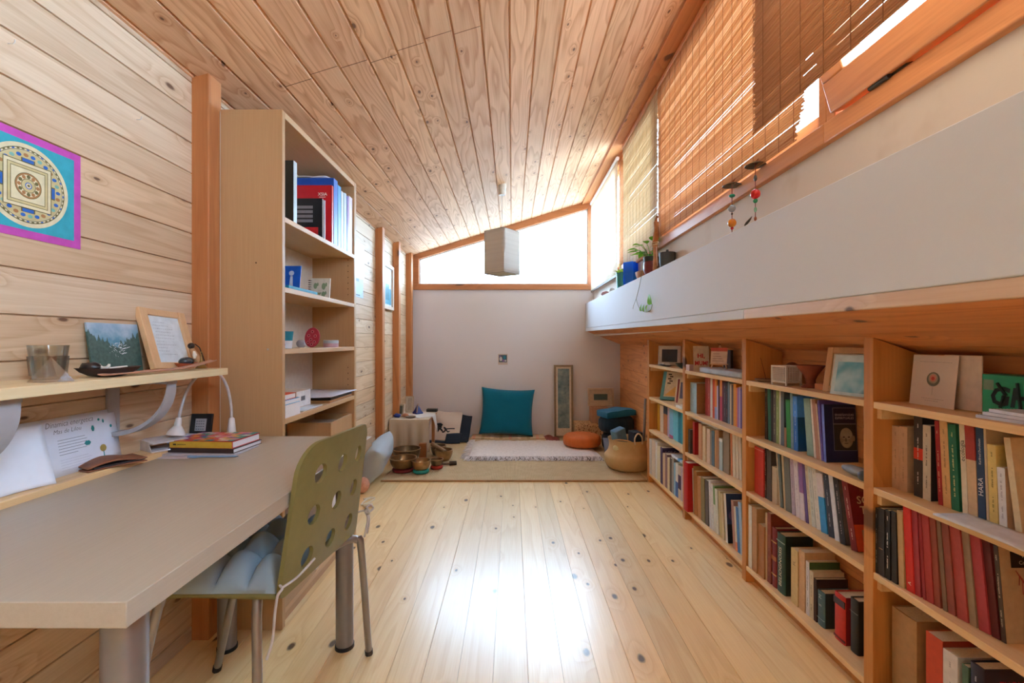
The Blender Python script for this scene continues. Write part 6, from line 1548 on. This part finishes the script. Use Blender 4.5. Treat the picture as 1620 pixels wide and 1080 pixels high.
# farthest bay second shelf
S1 = SH[1]+.0002
t = thing('book', 'blue-green book with cream cover leaning in the farthest bay', 'book', (1.15, 3.2, S1))
M_ = Matrix.Translation((1.10, 3.33, S1+.0085)) @ Matrix.Rotation(math.radians(-40), 4, 'Z') @ Matrix.Rotation(math.radians(-22), 4, 'X')
mb = MB(); mb.m = M_; mb.box(-.02, .15, 0, .022, 0, .215); mb.box(.005, .148, -.0006, 0, .022, .213, 1); mb.prism([(.01,-.0008,.03), (.14,-.0008,.03), (.14,-.0008,.11), (.08,-.0008,.10)], (0,-.0004,0), 2)
for i in range(5): mb.box(.02+.012*(i % 2), .045+.012*(i % 2), -.0012, -.0006, .12+.017*i, .13+.017*i, 3)
mb.build('cover', [mat('#5f9fae', .5), mat('#d6c6b0', .6), mat('#e0b56c', .6), mat('#4a3f3a', .6)], t, bevel=.001)
M2 = Matrix.Translation((1.085, 3.02, S1+.0052)) @ Matrix.Rotation(math.radians(-40), 4, 'Z') @ Matrix.Rotation(math.radians(-16), 4, 'X')
t = thing('book', 'white-bordered book leaning before the blue-green one in the farthest bay', 'book', (1.12, 2.98, S1))
mb = MB(); mb.m = M2; mb.box(-.01, .12, 0, .018, 0, .19); mb.box(.02, .10, -.0006, 0, .05, .16, 1); mb.box(.0, .012, -.0006, 0, .02, .18, 2); mb.build('cover', [mat('#ddd0c2', .5), mat('#6a6f9a', .5), mat('#8a3f50', .5)], t, bevel=.001)
slab('paper_sheets', 1.075, 1.20, 2.88, 2.985, S1, S1+.018, mat('#dfdad2', .8, bump=.4), 'crumpled white papers at the near end of the farthest bay shelf', 'paper')
# second bay
slab('small_box', 1.074, 1.118, 2.757, 2.812, S0, S0+.036, mat('#c9a8a4', .6), 'small pinkish box on the second-farthest top shelf', 'box')
t = thing('greeting_card', 'cream card with red HI MUM lettering on the second-farthest top shelf', 'card', (1.15, 2.66, S0))
M_ = Matrix.Translation((1.133, 2.722, S0+.0)) @ Matrix.Rotation(math.radians(-8), 4, 'Z') @ Matrix.Rotation(math.radians(-6), 4, 'X')
mb = MB(); mb.m = M_
mb.box(-.044, .046, 0, .003, 0, .152)
mb.text('HI,', .036, (.0, -.0008, .080), (1,0,0), (0,0,1), 1, bold=.03); mb.text('MUM!', .036, (.002, -.0008, .036), (1,0,0), (0,0,1), 1, bold=.03, width=.076)
mb.build('card', [mat('#dcc7ae', .6), mat('#c8303a', .6)], t)
slab('framed_picture', 1.20, 1.215, 2.50, 2.60, S0, S0+.13, mat('#4a3a34', .5), 'dark frame standing behind the HI MUM card', 'picture frame')
# folder pile, easel
t = thing('folder_pile', 'pale grey cloth-bound folder lying on the second-farthest top shelf', 'folder', (1.14, 2.4, S0))
MB().box(1.085, 1.225, 2.155, 2.64, S0, S0+.030).build('cover', mat('#b6bcc0', .7, var=.1, vs=15), t, bevel=.008)
t = thing('mini_easel', 'small wooden easel holding a red-topped card on the grey folder', 'easel', (1.12, 2.5, S0+.0302))
z = S0+.0304
M_ = Matrix.Translation((1.12, 2.46, z)) @ Matrix.Rotation(math.radians(-48), 4, 'Z')
mb = MB(); mb.m = M_
mb.tube([(-.04,-.012,0), (0,.010,.125)], .0035, 6).tube([(.045,-.012,0), (.002,.010,.125)], .0035, 6).tube([(.0,.05,0), (0,.012,.12)], .0035, 6).box(-.045, .05, -.018, -.006, .022, .028)
mb.build('easel_frame', mat('#d3a984', .6), t)
mb = MB(); mb.m = M_ @ Matrix.Translation((0,-.012,.0285)) @ Matrix.Rotation(math.radians(-9), 4, 'X')
mb.box(-.042, .046, -.004, 0, 0, .085); mb.box(-.042, .046, -.0046, -.004, .066, .085, 1)
for i in range(4): mb.box(-.03, .03-.008*i, -.0044, -.004, .012+.013*i, .0145+.013*i, 2)
mb.build('card', [mat('#d9bfae', .6), mat('#c85a50', .6), mat('#a07a70', .6)], t)
slab('small_box', 1.19, 1.225, 2.30, 2.36, S0+.0304, S0+.075, mat('#b88a70', .6), 'tiny tan box on the grey folder behind the easel', 'box')
# paper folder on the books, third shelf
zt = SH[2]+.20
t = thing('paper_folder', 'white paper folder lying flat on the books in the second-farthest bay', 'folder', (1.15, 2.6, SH[2]+.2))
# rests on the tallest books of that row
dg = bpy.context.evaluated_depsgraph_get()
def row_top(group, ya, yb):
    top = 0
    for o in SC.objects:
        if o.parent is None and o.get('group') == group:
            for c in o.children:
                for v in c.data.vertices:
                    p = v.co+world_loc(c)
                    if ya < p.y < yb: top = max(top, p.z)
    return top
ztop = row_top('books on the third shelf of the second-farthest bay', 2.36, 2.80)
bpy.data.objects[t.name].location.z = ztop+.0005
o = MB().grid(lambda u, v: Vector((1.09+.14*u, 2.42+.37*v, ztop+.001+.003*math.sin(v*5)**2)), 6, 14).build('sheet', mat('#d3d3d2', .6), t); s_ = o.modifiers.new('s', 'SOLIDIFY'); s_.thickness = .006; s_.offset = 1
# glossy magazine on the far bottom row
ztop = row_top('books on the bottom shelf of the farthest bay', 2.90, 3.10)
t = thing('magazine', 'white and blue magazine lying on the bottom row of the farthest bay', 'magazine', (1.13, 3.0, ztop))
MB().box(1.085, 1.22, 2.90, 3.10, ztop+.0005, ztop+.016).box(1.0845, 1.12, 2.94, 2.985, ztop+.0004, ztop+.0164, 1).build('cover', [mat('#ccd2da', .4), mat('#3a94cc', .4)], t, bevel=.002)
# third bay, top shelf
Yd = YX(1211, 1.12)
t = thing('incense_dish', 'small clay dish with an incense stick on the third bay\'s top shelf', 'dish', (1.12, Yd, S0))
MB().lathe([(0,0), (.028,0), (.040,.008), (.043,.013), (.040,.013), (.028,.004), (0,.004)], (1.12, Yd, S0), 26).build('dish', mat('#9a7c64', .6), t)
MB().tube([(1.12,Yd-.008,S0+.004), (1.115,Yd+.03,S0+.105)], .0012, 5).build('incense_stick', mat('#7a4a38', .8), t)
Yl = YX(1240, 1.115)
t = thing('lattice_lantern', 'white lattice lantern box on the third bay\'s top shelf', 'lantern', (1.115, Yl, S0))
LW = mat('#d9cfc6', .5)
M_ = Matrix.Translation((1.125, Yl, S0)) @ Matrix.Rotation(math.radians(-90+14), 4, 'Z')
mb = MB(); mb.m = M_
w, h, zb = .0385, .070, .010
for (x_, y_) in ((-w,-w), (w-.006,-w), (-w,w-.006), (w-.006,w-.006)): mb.box(x_, x_+.006, y_, y_+.006, 0, zb+h)
for yy in (-w, w-.006): mb.box(-w, w, yy, yy+.006, zb, zb+.006).box(-w, w, yy, yy+.006, zb+h-.006, zb+h)
for xx in (-w, w-.006): mb.box(xx, xx+.006, -w, w, zb, zb+.006).box(xx, xx+.006, -w, w, zb+h-.006, zb+h)
mb.build('lantern_frame', LW, t)
mb = MB(); mb.m = M_
for k in range(9):
    q = -w+.009+.0078*k
    mb.box(q-.0012, q+.0012, -w+.001, -w+.003, zb, zb+h).box(-w+.001, -w+.003, q-.0012, q+.0012, zb, zb+h).box(w-.003, w-.001, q-.0012, q+.0012, zb, zb+h)
    zz = zb+.008+.0070*k
    mb.box(-w, w, -w+.0012, -w+.0028, zz-.001, zz+.001).box(-w+.0012, -w+.0028, -w, w, zz-.001, zz+.001).box(w-.0028, w-.0012, -w, w, zz-.001, zz+.001)
mb.build('lattice', LW, t)
mb = MB(); mb.m = M_; mb.box(-w+.005, w-.005, -w+.005, w-.005, zb+.002, zb+.004); mb.build('base_plate', mat('#8a6a54', .7), t)
tag(MB().ball((1.20, 1.95, S0+.045), .036, (.9,1,1.25), 18).build('round_stone', mat('#7a4a34', .6)), 'brown rounded stone behind the lattice lantern', 'stone')
Yg = YX(1274, 1.13)
t = thing('goblet', 'wide terracotta goblet on the third bay\'s top shelf', 'goblet', (1.14, Yg, S0))
MB().lathe([(0,0), (.030,0), (.032,.004), (.018,.012), (.0165,.03), (.024,.048), (.044,.078), (.050,.086), (.046,.087), (.036,.074), (.0,.045)], (1.15, Yg, S0), 32).build('body', mat('#8c4a36', .65, var=.08), t)
slab('orange_block', 1.13, 1.175, 1.60, 1.70, S0, S0+.022, mat('#d07a2c', .5), 'small orange block beside the goblet', 'block')
fm = wood('frame_pine', '#d0a274', '#ad7a4a', 'Z', 'X', freq=4, amp=.3, knots=0, var=.05)
frame('framed_picture', 'large pale wooden frame leaning at the near end of the third bay', Matrix.Translation((1.145, 1.515, S0)) @ Matrix.Rotation(math.radians(-72), 4, 'Z') @ Matrix.Rotation(math.radians(-10), 4, 'X'), .215, .158, .022, .014, fm, mat('#d8d2ca', .7), mat('#cfc9c2', .6), .012)
t = thing('photo_print', 'pale blue photo standing in front of the wooden frame', 'photo', (1.11, 1.47, S0))
M_ = Matrix.Translation((1.108, 1.485, S0)) @ Matrix.Rotation(math.radians(-74), 4, 'Z') @ Matrix.Rotation(math.radians(-12), 4, 'X')
mb = MB(); mb.m = M_; mb.box(-.075, .09, 0, .0015, 0, .135)
m_, nt_, b_ = newmat('sky_photo'); tc = nt_.n('ShaderNodeTexCoord').outputs['Object']
cc = nt_.mix(nt_.mr(nt_.noise(tc, 14, 2), .35, .65, 0, 1), lin('#6db4cc'), lin('#c4dfe6')); cc = nt_.mix(nt_.mr(nt_.noise(tc, 9, 2, .3), .52, .6, 0, .7), cc, lin('#3f7f9a'))
nt_.set(b_.inputs['Base Color'], cc); b_.inputs['Roughness'].default_value = .3
mb.box(-.062, .078, -.0006, 0, .010, .112, 1); mb.build('print', [mat('#c9dde4', .4), m_], t)
# third bay second shelf: stones at the near end
tag(MB().ball((1.105, 1.46, S1+.016), .03, (.8,1.9,.5), 18, wob=.12, seed=31).build('grey_stone', mat('#8f9296', .55)), 'long flat grey stone before the navy portrait book', 'stone')
tag(MB().ball((1.085, 1.405, S1+.016), .016, (1,1,1), 16).build('dark_ball', mat('#4a5058', .4)), 'small dark grey ball at the edge of the third bay shelf', 'ball')
# nearest bay, top shelf
t = thing('mandala_card', 'white folded card with a round emblem on the nearest top shelf', 'card', (1.155, 1.25, S0))
mb = MB(); X = 1.150; ya, yb = 1.318, 1.185; hh = .140
A, B = (0,-1,0), (-.10,0,1)
def cp(y, v, e=0): return Vector((X+.014*v-e, y, S0+hh*v))
mb.hexa([cp(ya,0), cp(yb,0), cp(yb,0)+Vector((.0015,0,0)), cp(ya,0)+Vector((.0015,0,0)), cp(ya,1), cp(yb,1), cp(yb,1)+Vector((.0015,0,0)), cp(ya,1)+Vector((.0015,0,0))])
yc = 1.250
ax_, ay_ = Vector((0,-1,0)), Vector((.014,0,hh)).normalized()
mb.disc(cp(yc,.53,.0006), .0195, ax_, ay_, 30, 1); mb.disc(cp(yc,.545,.0009), .014, ax_, ay_, 24, 2); mb.disc(cp(yc,.555,.0012), .010, ax_, ay_, 20, 3); mb.disc(cp(yc,.545,.0015), .005, ax_, ay_, 16, 4)
mb.quad(cp(yc+.0008,.22,.0006), cp(yc-.0008,.22,.0006), cp(yc-.0008,.38,.0006), cp(yc+.0008,.38,.0006), 5)
for v, w_ in ((.86,.09), (.14,.06), (.10,.04)):
    r = random.Random(int(v*100)); y = yc+w_/2
    while y > yc-w_/2:
        l = r.uniform(.002,.008); mb.quad(cp(y,v,.0006), cp(y-l,v,.0006), cp(y-l,v+.012,.0006), cp(y,v+.012,.0006), 5); y -= l+.0015
mb.build('card', [mat('#d9cbc2', .6, var=.01), mat('#6b6658', .6), mat('#a39c88', .6), mat('#c98878', .6), mat('#b8403c', .6), mat('#b5a79e', .6)], t)
slab('white_card', 1.172, 1.176, 1.135, 1.235, S0, S0+.142, mat('#d4c2b4', .6), 'plain cream card standing behind the white emblem card', 'card')
t = thing('green_box', 'green box lettered in black brush strokes on the nearest top shelf', 'box', (1.19, 1.05, S0))
MB().box(1.165, 1.225, .90, 1.128, S0, S0+.098).build('box_body', mat('#2f9a6c', .5, var=.1, vs=12), t, bevel=.0015)
mb = MB(); X = 1.1642
mb.text('GHEPI', .062, (X-.0002, 1.028, S0+.026), (0,-1,0), (0,0,1), 0, shear=.15, bold=.03, width=.165)
for (a, b, c, d) in ((1.092,.078,1.072,.050), (1.085,.02,1.076,.05), (1.048,.082,1.040,.012)):
    mb.tube([(X-.0004,a,S0+b), (X-.0004,c,S0+d)], .0035, 6)
mb.quad((X,1.124,S0+.06), (X,1.100,S0+.06), (X,1.100,S0+.085), (X,1.124,S0+.085), 1)
mb.build('lettering', [mat('#12211c', .6), mat('#7d9a80', .6)], t)
# papers
for i, (w_, c, l) in enumerate(((.0, '#c9d0e2', 'lower spiral pad in the pale paper pile on the nearest top shelf'), (.008, '#d2d8e8', 'middle spiral pad in the pale paper pile on the nearest top shelf'), (.016, '#dde1ee', 'uppermost pad of the pale paper pile on the nearest top shelf'))):
    t = thing('spiral_pad', l, 'notepad', (1.12, .99, S0+w_), 'paper pads on the nearest top shelf')
    R = Matrix.Translation((1.128, .985, S0+w_)) @ Matrix.Rotation(math.radians(4-5*i), 4, 'Z')
    mb = MB(); mb.m = R; mb.box(-.035, .035, -.085, .085-.012*i, 0, .007); mb.build('sheets', mat(c, .7), t)
    mb = MB(); mb.m = R
    for k in range(9): mb.tube([(-.030+.007*k+0*a, .083-.012*i+.004*math.cos(a), .0035+.0035*math.sin(a)) for a in [2*PI*q/8 for q in range(8)]], .0008, 5, closed=True)
    mb.build('spiral', mat('#33363c', .4, .6), t)
o = MB().grid(lambda u, v: Vector((1.045+.085*u, .93+.20*v, SH[1]+.0018+.0012*math.sin(v*4)-.004*max(0,.3-u)*0)), 6, 10).build('paper_sheets', mat('#d6d6da', .7)); s_ = o.modifiers.new('s', 'SOLIDIFY'); s_.thickness = .004; s_.offset = 1
tag(o, 'white paper sheets on the edge of the nearest bay\'s second shelf', 'paper')

# ------------------------------------------------------------------ daylight, camera, view
w = bpy.data.worlds.new('sky'); SC.world = w; w.use_nodes = True
nt = NT(w); bg = w.node_tree.nodes['Background']
sp = nt.n('ShaderNodeSeparateXYZ'); nt.set(sp.inputs[0], nt.n('ShaderNodeTexCoord').outputs['Generated'])
up = nt.mr(sp.outputs[2], -.06, .02, 0, 1, True)
back = nt.mr(sp.outputs[1], .9, .35, 0, 1, True)
side = nt.mix(back, SKYF, SKYB); grd = nt.mix(back, GRDF, GRDB)
nt.set(bg.inputs[0], nt.mix(up, grd, side)); bg.inputs[1].default_value = SKY

cam = bpy.data.cameras.new('camera'); co = bpy.data.objects.new('camera', cam); COL.objects.link(co)
co.location = (0,0,H); co.rotation_euler = (PI/2,0,0); cam.lens = 16; cam.sensor_width = 36; cam.sensor_fit = 'HORIZONTAL'; cam.clip_start = .02
SC.camera = co
vs_ = SC.view_settings; vs_.view_transform = 'Standard'; vs_.look = 'None'; vs_.gamma = 1; vs_.use_curve_mapping = False; vs_.exposure = EXPO
SC.cycles.use_denoising = True; SC.cycles.max_bounces = 10; SC.cycles.diffuse_bounces = 6; SC.cycles.glossy_bounces = 4; SC.cycles.transparent_max_bounces = 16; SC.cycles.transmission_bounces = 6
SC.cycles.caustics_reflective = False; SC.cycles.caustics_refractive = False; SC.cycles.sample_clamp_indirect = 6
